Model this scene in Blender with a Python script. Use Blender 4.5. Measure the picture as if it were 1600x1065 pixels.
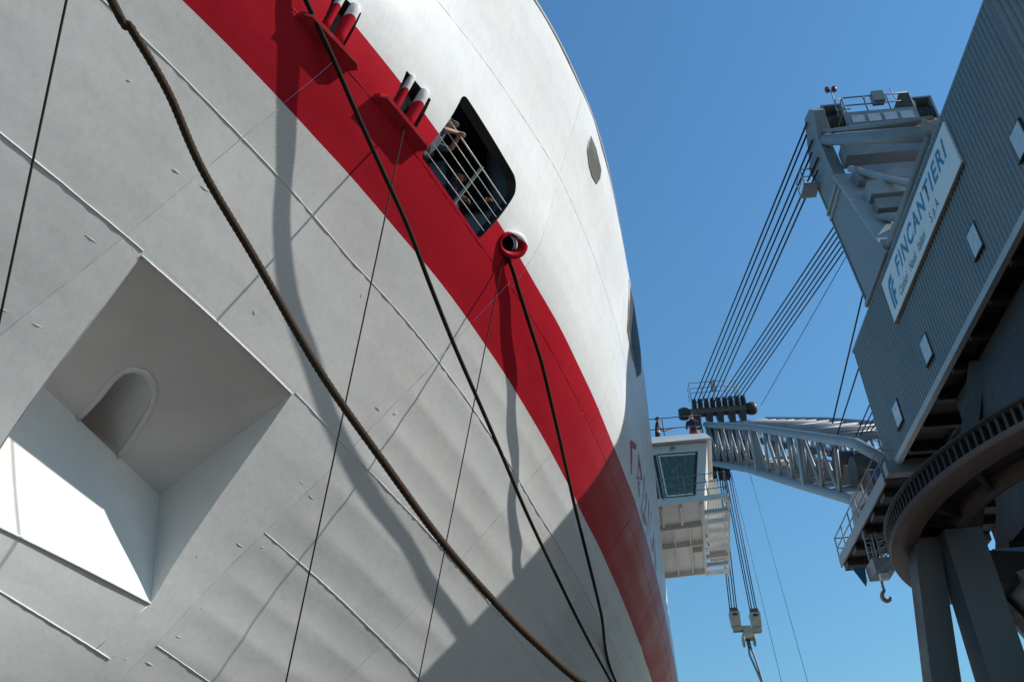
import bpy, bmesh, math, random
import numpy as np
from mathutils import Vector, Matrix
from mathutils.geometry import delaunay_2d_cdt
random.seed(7); rng = np.random.default_rng(7)
for o in list(bpy.data.objects): bpy.data.objects.remove(o)
scene = bpy.context.scene
COL = scene.collection
R = math.radians
EYE = Vector((0, 0, 1.6))                         # a man standing on the quay

# ------------------------------------------------------------------ camera
cd = bpy.data.cameras.new('camera'); cam = bpy.data.objects.new('camera', cd); COL.objects.link(cam)
cd.sensor_width = 36; cd.lens = 1565 / 1600 * 36; cd.clip_end = 20000; cd.clip_start = 0.1
right = Vector((0.99775042, 0.03842284, -0.05493444)); upv = Vector((0.0670381, -0.57185995, 0.81760754)); fwd = Vector((0, 0.81945097, 0.5731493))
m = Matrix((right, upv, -fwd)).transposed().to_4x4(); m.translation = EYE
cam.matrix_world = m
scene.camera = cam

# ------------------------------------------------------------------ sky, sun, exposure
SUN_AZ, SUN_EL = 93.0, 31.8                       # degrees clockwise from +Y, above the horizon
w = bpy.data.worlds.new('World'); scene.world = w; w.use_nodes = True
nt = w.node_tree; nt.nodes.clear()
sk = nt.nodes.new('ShaderNodeTexSky'); sk.sky_type = 'NISHITA'; sk.sun_disc = False
sk.sun_elevation = R(SUN_EL); sk.sun_rotation = R(SUN_AZ); sk.altitude = 0; sk.air_density = 1.9; sk.dust_density = 0.1; sk.ozone_density = 9.0
bg = nt.nodes.new('ShaderNodeBackground'); bg.inputs['Strength'].default_value = 0.132
ow = nt.nodes.new('ShaderNodeOutputWorld')
tn = nt.nodes.new('ShaderNodeMix'); tn.data_type = 'RGBA'; tn.blend_type = 'MULTIPLY'; tn.inputs[0].default_value = 1; tn.inputs[7].default_value = (0.75, 0.95, 0.985, 1)   # the photograph's deeper azure, the same all over the sky
nt.links.new(sk.outputs[0], tn.inputs[6]); nt.links.new(tn.outputs[2], bg.inputs[0]); nt.links.new(bg.outputs[0], ow.inputs[0])
sl = bpy.data.lights.new('sun', 'SUN'); sl.energy = 4.5; sl.angle = R(0.53); sl.color = (1.0, 0.95, 0.87)
so = bpy.data.objects.new('sun', sl); COL.objects.link(so)
sd = Vector((math.sin(R(SUN_AZ)) * math.cos(R(SUN_EL)), math.cos(R(SUN_AZ)) * math.cos(R(SUN_EL)), math.sin(R(SUN_EL))))
so.rotation_euler = sd.to_track_quat('Z', 'Y').to_euler(); so.location = (60, 0, 60)
scene.view_settings.view_transform = 'Standard'; scene.view_settings.look = 'None'
scene.view_settings.exposure = 0.22; scene.view_settings.gamma = 1.0; scene.view_settings.use_curve_mapping = False
scene.render.engine = 'CYCLES'
scene.cycles.max_bounces = 8; scene.cycles.diffuse_bounces = 4

# ------------------------------------------------------------------ materials
def mat(name, col, rough=0.5, metal=0.0, noise=0.0, nscale=4.0, bump=0.0, bscale=60.0, spec=0.5, stain=None, stretch=(1, 1, 1)):
    M = bpy.data.materials.new(name); M.use_nodes = True
    t = M.node_tree; b = t.nodes['Principled BSDF']
    b.inputs['Roughness'].default_value = rough; b.inputs['Metallic'].default_value = metal
    b.inputs['Specular IOR Level'].default_value = spec
    c = (*col, 1)
    b.inputs['Base Color'].default_value = c
    if noise or bump or stain:
        tc = t.nodes.new('ShaderNodeTexCoord'); mp = t.nodes.new('ShaderNodeMapping'); mp.inputs['Scale'].default_value = stretch
        t.links.new(tc.outputs['Object'], mp.inputs[0])
    last = None
    if noise:
        n = t.nodes.new('ShaderNodeTexNoise'); n.inputs['Scale'].default_value = nscale; n.inputs['Detail'].default_value = 6; n.inputs['Roughness'].default_value = 0.62
        t.links.new(mp.outputs[0], n.inputs['Vector'])
        cr = t.nodes.new('ShaderNodeMapRange'); cr.inputs[1].default_value = 0.3; cr.inputs[2].default_value = 0.7; cr.inputs[3].default_value = 1 - noise; cr.inputs[4].default_value = 1 + noise * 0.6
        t.links.new(n.outputs[0], cr.inputs[0])
        mx = t.nodes.new('ShaderNodeMix'); mx.data_type = 'RGBA'; mx.blend_type = 'MULTIPLY'; mx.inputs[0].default_value = 1
        mx.inputs[6].default_value = c; t.links.new(cr.outputs[0], mx.inputs[7]); last = mx.outputs[2]
        rr = t.nodes.new('ShaderNodeMapRange'); rr.inputs[1].default_value = 0.3; rr.inputs[2].default_value = 0.7; rr.inputs[3].default_value = max(0.05, rough - 0.1); rr.inputs[4].default_value = min(1, rough + 0.12)
        t.links.new(n.outputs[0], rr.inputs[0]); t.links.new(rr.outputs[0], b.inputs['Roughness'])
    if stain:
        n2 = t.nodes.new('ShaderNodeTexNoise'); n2.inputs['Scale'].default_value = stain[1]; n2.inputs['Detail'].default_value = 8
        t.links.new(mp.outputs[0], n2.inputs['Vector'])
        r2 = t.nodes.new('ShaderNodeMapRange'); r2.inputs[1].default_value = stain[2]; r2.inputs[2].default_value = stain[2] + 0.12
        t.links.new(n2.outputs[0], r2.inputs[0])
        m2 = t.nodes.new('ShaderNodeMix'); m2.data_type = 'RGBA'; m2.inputs[7].default_value = (*stain[0], 1)
        if last is None: m2.inputs[6].default_value = c
        else: t.links.new(last, m2.inputs[6])
        t.links.new(r2.outputs[0], m2.inputs[0]); last = m2.outputs[2]
    if last is not None: t.links.new(last, b.inputs['Base Color'])
    if bump:
        nb = t.nodes.new('ShaderNodeTexNoise'); nb.inputs['Scale'].default_value = bscale; nb.inputs['Detail'].default_value = 4
        t.links.new(mp.outputs[0], nb.inputs['Vector'])
        bp = t.nodes.new('ShaderNodeBump'); bp.inputs['Strength'].default_value = bump; bp.inputs['Distance'].default_value = 0.02
        t.links.new(nb.outputs[0], bp.inputs['Height']); t.links.new(bp.outputs[0], b.inputs['Normal'])
    return M

RED = (0.43, 0.016, 0.030); WHITE = (0.70, 0.715, 0.72)
def hull_material(name, plain=None):
    """ship paint: white with a red band where the attribute 'band' lies between 0 and 1, semi-gloss, faint streaks, brushed and wavy plate"""
    M = bpy.data.materials.new(name); M.use_nodes = True; t = M.node_tree; b = t.nodes['Principled BSDF']; N = t.nodes.new; Lk = t.links.new
    at = N('ShaderNodeAttribute'); at.attribute_name = 'band'
    g1 = N('ShaderNodeMath'); g1.operation = 'GREATER_THAN'; g1.inputs[1].default_value = 0.0; Lk(at.outputs['Fac'], g1.inputs[0])
    g2 = N('ShaderNodeMath'); g2.operation = 'LESS_THAN'; g2.inputs[1].default_value = 1.0; Lk(at.outputs['Fac'], g2.inputs[0])
    ml = N('ShaderNodeMath'); ml.operation = 'MULTIPLY'; Lk(g1.outputs[0], ml.inputs[0]); Lk(g2.outputs[0], ml.inputs[1])
    tc = N('ShaderNodeTexCoord')
    n1 = N('ShaderNodeTexNoise'); n1.inputs['Scale'].default_value = 0.7; n1.inputs['Detail'].default_value = 7; n1.inputs['Roughness'].default_value = 0.6; Lk(tc.outputs['Object'], n1.inputs['Vector'])
    v1 = N('ShaderNodeMapRange'); v1.inputs[1].default_value = 0.3; v1.inputs[2].default_value = 0.72; v1.inputs[3].default_value = 0.93; v1.inputs[4].default_value = 1.03; Lk(n1.outputs[0], v1.inputs[0])
    mpv = N('ShaderNodeMapping'); mpv.inputs['Scale'].default_value = (5, 5, 0.35); Lk(tc.outputs['Object'], mpv.inputs[0])
    n2 = N('ShaderNodeTexNoise'); n2.inputs['Scale'].default_value = 2.6; n2.inputs['Detail'].default_value = 5; Lk(mpv.outputs[0], n2.inputs['Vector'])
    v2 = N('ShaderNodeMapRange'); v2.inputs[1].default_value = 0.42; v2.inputs[2].default_value = 0.75; v2.inputs[3].default_value = 1.0; v2.inputs[4].default_value = 0.93; Lk(n2.outputs[0], v2.inputs[0])
    oi = N('ShaderNodeObjectInfo'); v3 = N('ShaderNodeMapRange'); v3.inputs[3].default_value = 0.955; v3.inputs[4].default_value = 1.02; Lk(oi.outputs['Random'], v3.inputs[0])
    m0 = N('ShaderNodeMath'); m0.operation = 'MULTIPLY'; Lk(v1.outputs[0], m0.inputs[0]); Lk(v3.outputs[0], m0.inputs[1])
    mm = N('ShaderNodeMath'); mm.operation = 'MULTIPLY'; Lk(m0.outputs[0], mm.inputs[0]); Lk(v2.outputs[0], mm.inputs[1])
    cm = N('ShaderNodeMix'); cm.data_type = 'RGBA'; cm.inputs[6].default_value = (*WHITE, 1); cm.inputs[7].default_value = (*RED, 1); Lk(ml.outputs[0], cm.inputs[0])
    cx = N('ShaderNodeMix'); cx.data_type = 'RGBA'; cx.blend_type = 'MULTIPLY'; cx.inputs[0].default_value = 1; Lk(cm.outputs[2], cx.inputs[6]); Lk(mm.outputs[0], cx.inputs[7])
    geo = N('ShaderNodeNewGeometry'); inner = N('ShaderNodeMix'); inner.data_type = 'RGBA'; inner.inputs[7].default_value = (0.025, 0.028, 0.03, 1)   # back faces coloured near black, standing in for the shade inside the shell
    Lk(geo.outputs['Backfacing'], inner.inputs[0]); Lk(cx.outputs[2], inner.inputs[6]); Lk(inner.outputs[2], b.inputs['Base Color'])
    rg = N('ShaderNodeMapRange'); rg.inputs[1].default_value = 0.3; rg.inputs[2].default_value = 0.7; rg.inputs[3].default_value = 0.24; rg.inputs[4].default_value = 0.40; Lk(n1.outputs[0], rg.inputs[0]); Lk(rg.outputs[0], b.inputs['Roughness'])
    b.inputs['Specular IOR Level'].default_value = 0.04
    # fine relief: brush and grinding marks
    n3 = N('ShaderNodeTexNoise'); n3.inputs['Scale'].default_value = 2.2; n3.inputs['Detail'].default_value = 3; Lk(tc.outputs['Object'], n3.inputs['Vector'])
    n4 = N('ShaderNodeTexNoise'); n4.inputs['Scale'].default_value = 70; n4.inputs['Detail'].default_value = 2; Lk(tc.outputs['Object'], n4.inputs['Vector'])
    b1 = N('ShaderNodeBump'); b1.inputs['Strength'].default_value = 0.35; b1.inputs['Distance'].default_value = 0.02; Lk(n3.outputs[0], b1.inputs['Height'])
    b2 = N('ShaderNodeBump'); b2.inputs['Strength'].default_value = 0.10; b2.inputs['Distance'].default_value = 0.004; Lk(n4.outputs[0], b2.inputs['Height']); Lk(b1.outputs[0], b2.inputs['Normal'])
    Lk(b2.outputs[0], b.inputs['Normal'])
    return M

M = {}
M['hull'] = hull_material('ship_paint')
M['white'] = mat('white_paint', (0.74, 0.745, 0.74), 0.42, noise=0.06, nscale=1.5, bump=0.03, bscale=25)
M['bridge'] = mat('bridge_paint', (0.72, 0.71, 0.67), 0.45, noise=0.05, nscale=2)
M['redpaint'] = mat('red_paint', RED, 0.32, noise=0.1, nscale=3, bump=0.1, bscale=40)
M['weld'] = mat('weld_paint', (0.72, 0.73, 0.73), 0.4, bump=0.6, bscale=90)
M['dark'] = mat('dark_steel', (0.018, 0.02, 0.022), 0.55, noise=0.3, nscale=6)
M['inside'] = mat('deck_blue_grey', (0.27, 0.34, 0.40), 0.6, noise=0.1)
M['rail'] = mat('painted_rail', (0.62, 0.63, 0.60), 0.4)
M['rope'] = mat('brown_rope', (0.055, 0.036, 0.022), 0.85, noise=0.35, nscale=40, bump=0.5, bscale=120, spec=0.2)
M['rope_dark'] = mat('tarred_rope', (0.022, 0.017, 0.014), 0.85, noise=0.35, nscale=40, bump=0.5, bscale=120, spec=0.2)
M['line'] = mat('thin_line', (0.03, 0.028, 0.027), 0.8, spec=0.2)
M['wire'] = mat('steel_wire', (0.02, 0.026, 0.032), 0.6, 0.3)
M['bluewire'] = mat('blue_wire', (0.03, 0.16, 0.24), 0.6)
M['siding'] = mat('blue_grey_siding', (0.185, 0.205, 0.222), 0.5, noise=0.14, nscale=0.9, stretch=(1, 1, 0.25), stain=((0.06, 0.05, 0.045), 2.0, 0.72))
M['crane'] = mat('grey_crane_paint', (0.225, 0.24, 0.255), 0.5, noise=0.16, nscale=1.1, stain=((0.12, 0.08, 0.055), 1.7, 0.70), bump=0.1, bscale=20)
M['crane_light'] = mat('light_crane_paint', (0.36, 0.38, 0.39), 0.5, noise=0.15, nscale=1.3, stain=((0.16, 0.10, 0.07), 2.3, 0.70))
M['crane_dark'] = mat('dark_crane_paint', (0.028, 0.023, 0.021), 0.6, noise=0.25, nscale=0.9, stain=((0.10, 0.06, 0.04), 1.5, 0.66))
M['rusty'] = mat('rusty_ring', (0.12, 0.10, 0.088), 0.6, noise=0.25, nscale=1.5, stain=((0.16, 0.085, 0.045), 2.5, 0.62), bump=0.2, bscale=30)
M['legblue'] = mat('leg_paint', (0.085, 0.115, 0.14), 0.5, noise=0.12, nscale=1.2, stain=((0.05, 0.045, 0.045), 3.0, 0.74))
M['boom'] = mat('boom_paint', (0.21, 0.225, 0.235), 0.45, noise=0.14, nscale=1.5, stain=((0.2, 0.14, 0.1), 3, 0.72))
M['grease'] = mat('greasy_steel', (0.035, 0.033, 0.032), 0.5, noise=0.3, nscale=5)
M['signboard'] = mat('sign_white', (0.74, 0.75, 0.76), 0.5, noise=0.06, nscale=1.2, stain=((0.4, 0.42, 0.43), 1.5, 0.68))
M['signblue'] = mat('sign_blue', (0.035, 0.20, 0.36), 0.5)
M['black'] = mat('black_paint', (0.012, 0.012, 0.014), 0.5)
M['pane'] = mat('frosted_pane', (0.50, 0.54, 0.58), 0.25, noise=0.08, nscale=3)
M['tarp'] = mat('blue_tarpaulin', (0.012, 0.05, 0.13), 0.6, noise=0.3, nscale=6, bump=0.5, bscale=8)
M['bluepanel'] = mat('blue_panel', (0.03, 0.14, 0.24), 0.5)
M['block'] = mat('cream_block', (0.42, 0.35, 0.26), 0.5, noise=0.15, nscale=3, stain=((0.12, 0.09, 0.07), 4, 0.68))
M['hook'] = mat('rusty_hook', (0.30, 0.21, 0.15), 0.55, 0.2, noise=0.25, nscale=5)
M['beacon'] = mat('red_lens', (0.22, 0.02, 0.03), 0.3)
M['lamp'] = mat('lamp_glass', (0.62, 0.62, 0.58), 0.3)
M['skin'] = mat('skin', (0.42, 0.24, 0.17), 0.55); M['hair'] = mat('hair', (0.03, 0.022, 0.018), 0.7)
M['cap'] = mat('grey_cap', (0.35, 0.34, 0.31), 0.8); M['shirt'] = mat('blue_grey_shirt', (0.09, 0.12, 0.16), 0.85, noise=0.2, nscale=20)
M['navy'] = mat('navy_overall', (0.018, 0.024, 0.05), 0.85, noise=0.25, nscale=20); M['blackcloth'] = mat('black_cloth', (0.012, 0.012, 0.013), 0.85)
M['redcloth'] = mat('red_cloth', (0.30, 0.02, 0.02), 0.85); M['brightblue'] = mat('bright_blue_cloth', (0.05, 0.20, 0.48), 0.8)
def glass_material():
    g = mat('green_window_glass', (0.02, 0.035, 0.032), 0.06, spec=0.8)
    t = g.node_tree; b = t.nodes['Principled BSDF']; tc = t.nodes.new('ShaderNodeTexCoord')
    mp = t.nodes.new('ShaderNodeMapping'); mp.inputs['Scale'].default_value = (3, 3, 0.7); t.links.new(tc.outputs['Object'], mp.inputs[0])
    n = t.nodes.new('ShaderNodeTexNoise'); n.inputs['Scale'].default_value = 5; n.inputs['Detail'].default_value = 5; t.links.new(mp.outputs[0], n.inputs['Vector'])
    cr = t.nodes.new('ShaderNodeValToRGB'); cr.color_ramp.elements[0].position = 0.42; cr.color_ramp.elements[0].color = (0.006, 0.014, 0.014, 1); cr.color_ramp.elements[1].position = 0.72; cr.color_ramp.elements[1].color = (0.09, 0.14, 0.10, 1)
    t.links.new(n.outputs[0], cr.inputs[0]); t.links.new(cr.outputs[0], b.inputs['Base Color'])
    return g
M['glass'] = glass_material()
M['concrete'] = mat('quay_concrete', (0.185, 0.115, 0.082), 0.85, noise=0.25, nscale=0.35, bump=0.3, bscale=3, stain=((0.07, 0.065, 0.06), 0.2, 0.6))
M['apron'] = mat('bounce_concrete', (0.54, 0.51, 0.46), 0.85, noise=0.12, nscale=0.5)  # very pale, so the added apron throws light back up
M['water'] = mat('harbour_water', (0.012, 0.03, 0.035), 0.12, bump=0.6, bscale=1.2)
M['hall'] = mat('hall_cladding', (0.42, 0.41, 0.39), 0.6, noise=0.12, nscale=0.3)

# ------------------------------------------------------------------ mesh helpers
ORG = {}
def tag(o, label=None, cat=None, group=None, kind=None):
    if label: o['label'] = label
    if cat: o['category'] = cat
    if group: o['group'] = group
    if kind: o['kind'] = kind
    return o
def thing(name, loc, label, cat, group=None):
    o = bpy.data.objects.new(name, None); COL.objects.link(o); o.location = loc; o.empty_display_size = 0.5
    ORG[o.name] = Vector(loc); return tag(o, label, cat, group)
def link_mesh(name, me, parent=None, loc=None):
    o = bpy.data.objects.new(name, me); COL.objects.link(o)
    if parent is not None: o.parent = parent; ORG[o.name] = ORG[parent.name]
    else:
        if loc is not None: o.location = loc
        ORG[o.name] = Vector(loc) if loc is not None else Vector((0, 0, 0))
    return o
class MB:
    def __init__(s, frame=None): s.v = []; s.f = []; s.mi = []; s.sm = []; s.frame = frame or (lambda a, b, c: Vector((a, b, c)))
    def pt(s, p): s.v.append(s.frame(*p)); return len(s.v) - 1
    def face(s, idx, mi=0, sm=False): s.f.append(tuple(idx)); s.mi.append(mi); s.sm.append(sm)
    def quad(s, a, b, c, d, mi=0): s.face([s.pt(p) for p in (a, b, c, d)], mi)
    def poly(s, pts, mi=0): s.face([s.pt(p) for p in pts], mi)
    def box(s, lo, hi, mi=0):
        (x0, y0, z0), (x1, y1, z1) = lo, hi
        i = [s.pt(p) for p in ((x0, y0, z0), (x1, y0, z0), (x1, y1, z0), (x0, y1, z0), (x0, y0, z1), (x1, y0, z1), (x1, y1, z1), (x0, y1, z1))]
        for q in ((0, 3, 2, 1), (4, 5, 6, 7), (0, 1, 5, 4), (1, 2, 6, 5), (2, 3, 7, 6), (3, 0, 4, 7)): s.face([i[k] for k in q], mi)
        return s
    def hexa(s, bot, top, mi=0):
        i = [s.pt(p) for p in list(bot) + list(top)]; n = len(bot)
        s.face([i[k] for k in range(n - 1, -1, -1)], mi); s.face([i[n + k] for k in range(n)], mi)
        for k in range(n): s.face([i[k], i[(k + 1) % n], i[n + (k + 1) % n], i[n + k]], mi)
        return s
    def prism(s, pts, vec, mi=0): vec = Vector(vec); return s.hexa(pts, [Vector(p) + vec for p in pts], mi)
    def beam(s, p, q, wd, ht, up=(0, 0, 1), mi=0):
        p, q = Vector(p), Vector(q); d = (q - p).normalized(); u = Vector(up)
        a = d.cross(u)
        if a.length < 1e-4: a = d.cross(Vector((1, 0, 0)))
        a.normalize(); b = a.cross(d).normalized(); a *= wd / 2; b *= ht / 2
        return s.hexa([p - a - b, p + a - b, p + a + b, p - a + b], [q - a - b, q + a - b, q + a + b, q - a + b], mi)
    def tube(s, p, q, r, r2=None, n=8, mi=0, cap=True):
        return s.path([p, q], r if r2 is None else [r, r2], n, mi, cap)
    def path(s, pts, r, n=8, mi=0, cap=True, closed=False):
        pts = [Vector(p) for p in pts]; k = len(pts); rr = r if isinstance(r, (list, tuple)) else [r] * k
        rings = []; ref = None
        for i, p in enumerate(pts):
            if closed: d = (pts[(i + 1) % k] - pts[i - 1]).normalized()
            else: d = (pts[min(i + 1, k - 1)] - pts[max(i - 1, 0)]).normalized()
            if ref is None:
                ref = d.cross(Vector((0, 0, 1)))
                if ref.length < 1e-3: ref = d.cross(Vector((1, 0, 0)))
            ref = (ref - d * ref.dot(d)).normalized(); b = d.cross(ref)
            rings.append([s.pt(p + (ref * math.cos(2 * math.pi * j / n) + b * math.sin(2 * math.pi * j / n)) * rr[i]) for j in range(n)])
        for i in range(k if closed else k - 1):
            A, B = rings[i], rings[(i + 1) % k]
            for j in range(n): s.face([A[j], A[(j + 1) % n], B[(j + 1) % n], B[j]], mi, True)
        if cap and not closed: s.face(rings[0][::-1], mi); s.face(rings[-1], mi)
        return s
    def revolve(s, prof, c, axis=(0, 0, 1), n=24, a0=0.0, a1=2 * math.pi, mi=0, smooth=True):
        """profile of (radius, height) swept round an axis through c"""
        ax = Vector(axis).normalized(); e = ax.cross(Vector((1, 0, 0)))
        if e.length < 1e-3: e = ax.cross(Vector((0, 1, 0)))
        e.normalize(); g = ax.cross(e); c = Vector(c); full = abs(a1 - a0 - 2 * math.pi) < 1e-6; m_ = n if full else n + 1
        rings = [[s.pt(c + (e * math.cos(a0 + (a1 - a0) * i / n) + g * math.sin(a0 + (a1 - a0) * i / n)) * r_ + ax * h_) for r_, h_ in prof] for i in range(m_)]
        for i in range(n):
            A, B = rings[i], rings[(i + 1) % m_]
            for j in range(len(prof) - 1): s.face([A[j], B[j], B[j + 1], A[j + 1]], mi, smooth)
        return s
    def build(s, name, mats, parent=None, loc=None, fix=True):
        me = bpy.data.meshes.new(name); org = ORG[parent.name] if parent is not None else (Vector(loc) if loc is not None else Vector((0, 0, 0)))
        me.from_pydata([p - org for p in s.v], [], s.f)
        if not isinstance(mats, (list, tuple)): mats = [mats]
        for x in mats: me.materials.append(M[x] if isinstance(x, str) else x)
        me.polygons.foreach_set('material_index', s.mi); me.polygons.foreach_set('use_smooth', s.sm)
        if fix:
            bm = bmesh.new(); bm.from_mesh(me); bmesh.ops.recalc_face_normals(bm, faces=bm.faces); bm.to_mesh(me); bm.free()
        me.update()
        return link_mesh(name, me, parent, loc)

# frames: the ship (s aft, n outboard, z above the eye) and the crane (u along its house, v to the right, z above the eye)
sA, cA = math.sin(R(8)), math.cos(R(8))
def SW(s, n, z): return Vector((s * sA + n * cA, s * cA - n * sA, z + EYE.z))
sC, cC = math.sin(R(1.7)), math.cos(R(1.7))
def CW(u, v, z): return Vector((u * sC + v * cC, u * cC - v * sC, z + EYE.z))
def SM(): return MB(SW)
def CM(): return MB(CW)

# ------------------------------------------------------------------ ground, water
GZ = -1.6
g = MB(); g.hexa([SW(-4000, -1.2, GZ - 3), SW(-4000, 6000, GZ - 3), SW(6000, 6000, GZ - 3), SW(6000, -1.2, GZ - 3)], [SW(-4000, -1.2, GZ), SW(-4000, 6000, GZ), SW(6000, 6000, GZ), SW(6000, -1.2, GZ)])
tag(g.build('quay', 'concrete'), 'pale concrete quay along the ship', None, None, 'structure')
g = MB(); g.quad(SW(-6000, -8000, GZ - 2.2), SW(6000, -8000, GZ - 2.2), SW(6000, -1.25, GZ - 2.2), SW(-6000, -1.25, GZ - 2.2))
tag(g.build('water', 'water'), 'dark harbour water beside the quay', None, None, 'structure')
ap = SM(); ap.quad((32, -.7, GZ + .004), (140, -.7, GZ + .004), (140, 21, GZ + .004), (32, 21, GZ + .004)); tag(ap.build('bounce_apron', 'apron'), 'pale concrete sheet added along the quay to bounce light upward', None, None, 'structure')  # sheet added to brighten the underside of the bridge wing
kb = SM(); kb.box((-60, -1.15, GZ), (120, -0.75, GZ + 0.18)); tag(kb.build('quay_kerb', 'concrete'), 'low concrete kerb on the quay edge', None, None, 'structure')

# ------------------------------------------------------------------ the ship's shell
K = 1.15
HA=[-12.192,-12.007,-11.825,-11.643,-11.462,-11.279,-11.090,-10.888,-10.663,-10.404,-10.093,-9.715,-9.260,-8.722,-8.108,-7.437,-6.739,-6.047,-5.391,-4.789,-4.247,-3.749,-3.279,-2.838,-2.424,-2.031,-1.656,-1.298,-0.969,-0.677,-0.416,-0.186,-0.015,0.085,0.129,0.139,0.138,0.147,0.177,0.228,0.286,0.329,0.338,0.318,0.290,0.272,0.273]
HB=[0.817,0.872,0.903,0.908,0.888,0.846,0.787,0.717,0.649,0.599,0.588,0.638,0.768,0.991,1.309,1.712,2.176,2.672,3.163,3.612,3.981,4.241,4.380,4.426,4.414,4.380,4.346,4.304,4.245,4.160,4.029,3.858,3.692,3.568,3.496,3.463,3.446,3.425,3.393,3.356,3.328,3.325,3.361,3.442,3.570,3.742,3.957]
HL=[9.000,9.000,9.000,9.000,9.000,9.000,9.000,9.000,9.000,9.000,9.000,9.000,9.000,9.000,9.000,9.000,9.000,9.000,9.000,9.000,9.000,9.000,9.000,8.999,8.996,8.983,8.947,8.867,8.721,8.489,8.165,7.756,7.284,6.780,6.273,5.789,5.344,4.946,4.596,4.289,4.026,3.806,3.630,3.492,3.382,3.287,3.200]
# dense cubic (Catmull-Rom) resampling keeps the shell fair
def dense(y):
    y = np.array(y); n = len(y); q = np.linspace(0, n - 1, 4 * (n - 1) + 1); i = np.clip(q.astype(int), 0, n - 2); t = q - i
    p0 = y[np.clip(i - 1, 0, n - 1)]; p1 = y[i]; p2 = y[i + 1]; p3 = y[np.clip(i + 2, 0, n - 1)]
    return 0.5 * (2 * p1 + (p2 - p0) * t + (2 * p0 - 5 * p1 + 4 * p2 - p3) * t * t + (3 * p1 - p0 - 3 * p2 + p3) * t ** 3)
ZG = np.linspace(-3, 15.2, 4 * 46 + 1) * K
TA, TB, TL = dense(HA) * K, dense(HB) * K, dense(HL) * K
def smooth_n(s, z):
    s = np.asarray(s, float); z = np.asarray(z, float)
    tuck = 0.018 * np.clip((z - 11.2) / 2.0, 0, 1) * np.log1p(np.exp((s - 23) / 2.0)) * 2.0      # the side draws in a little aft
    return -tuck + np.interp(z, ZG, TA) - np.interp(z, ZG, TB) * np.exp(-(s - 5 * K) / np.interp(z, ZG, TL))
def dent(s, z):
    """plating pulled in between stiffeners, and hand-fair unevenness"""
    s = np.asarray(s, float); z = np.asarray(z, float)
    aft = 1 / (1 + np.exp(-(s - 13.7) * 5)); low = 1 / (1 + np.exp((z - 10.0) * 4))
    sh = z + 0.045 * (s - 13.6) * np.exp(-np.maximum(0, s - 13.6) / 14)          # stiffeners run with the seams
    st = np.sqrt(np.sin(math.pi * sh / 0.47) ** 2 + 0.02); fr = np.sqrt(np.sin(math.pi * s / 0.82) ** 2 + 0.03)
    d = -(0.0105 * aft * low + 0.0020) * st - (0.0018 * low * aft + 0.0008) * fr
    d += 0.005 * np.sin(s * 1.1 + 1.7 * z) * np.sin(z * 1.3 - 0.6 * s) + 0.003 * np.sin(2.3 * s - 0.9 * z + 1) + 0.002 * np.sin(3.1 * z + 0.7 * s)
    return d * 1.15
def hull_n(s, z): return smooth_n(s, z) + dent(s, z)
def hull_normal(s, z, f=hull_n):
    e = 0.015
    ds = (f(s + e, z) - f(s - e, z)) / (2 * e); dz = (f(s, z + e) - f(s, z - e)) / (2 * e)
    v = np.stack([-ds, np.ones_like(ds), -dz], -1); return v / np.linalg.norm(v, axis=-1, keepdims=True)
def HP(s, z, off=0.0):
    """a point on the shell, moved out along its normal"""
    n = float(smooth_n(s, z)); q = hull_normal(np.array(float(s)), np.array(float(z)), smooth_n)
    return Vector((s, n, z)) + Vector(tuple(q)) * off
def curve(tab): X, Y = zip(*tab); return lambda q: np.interp(q, X, Y)
Z3 = curve([(2, 10.5), (6.66, 10.285), (9.1, 10.175), (11.0, 10.13), (13.6, 10.09), (15.6, 10.04), (19, 9.96), (21.3, 9.90), (35, 9.90), (70, 9.9)])          # lower edge of the red band
Z5 = curve([(2, 11.6), (8.46, 11.35), (10.3, 11.29), (12.35, 11.23), (14.3, 11.2), (20.6, 11.2), (24, 11.26), (30, 11.32), (70, 11.3)])
# plate seams, which rise towards the bow
L00 = curve([(2, 5.9), (10.8, 5.0), (13.1, 4.80), (13.55, 5.12), (15.2, 5.0), (22, 4.7), (70, 4.6)]); L0 = curve([(12, 6.8), (13.62, 6.70), (15.2, 6.61), (17.1, 6.48), (20.5, 6.30), (70, 6.2)])
L1 = curve([(2, 8.85), (6.63, 8.45), (8.69, 8.29), (11.89, 8.07), (13.6, 7.945), (17.6, 7.81), (21.5, 7.72), (26.3, 7.65), (70, 7.6)]); L2 = curve([(2, 10.15), (6.2, 9.85), (8.4, 9.69), (10.8, 9.53), (13.5, 9.46), (16.2, 9.35), (19.6, 9.22), (24, 9.18), (70, 9.15)])
L4 = curve([(2, 11.1), (7.5, 10.95), (10.3, 10.87), (12.3, 10.81), (14.5, 10.85), (70, 10.8)]); L6 = curve([(2, 12.6), (9.2, 12.96), (11.5, 13.08), (13.74, 13.30), (18, 13.4), (70, 13.4)])
def band_of(s, z): a, b_ = Z3(s), Z5(s); return (z - a) / (b_ - a)
def ztop(s): return 15.12 + 0.155 * (s - 11.2) if s < 13.72 else min(15.52 + 0.26 * (s - 13.72), 16.75)

ship = thing('ferry', SW(14, -8, GZ - 2.2), 'huge white ship bow with a broad red stripe, towering over the quay', 'ship')

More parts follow.
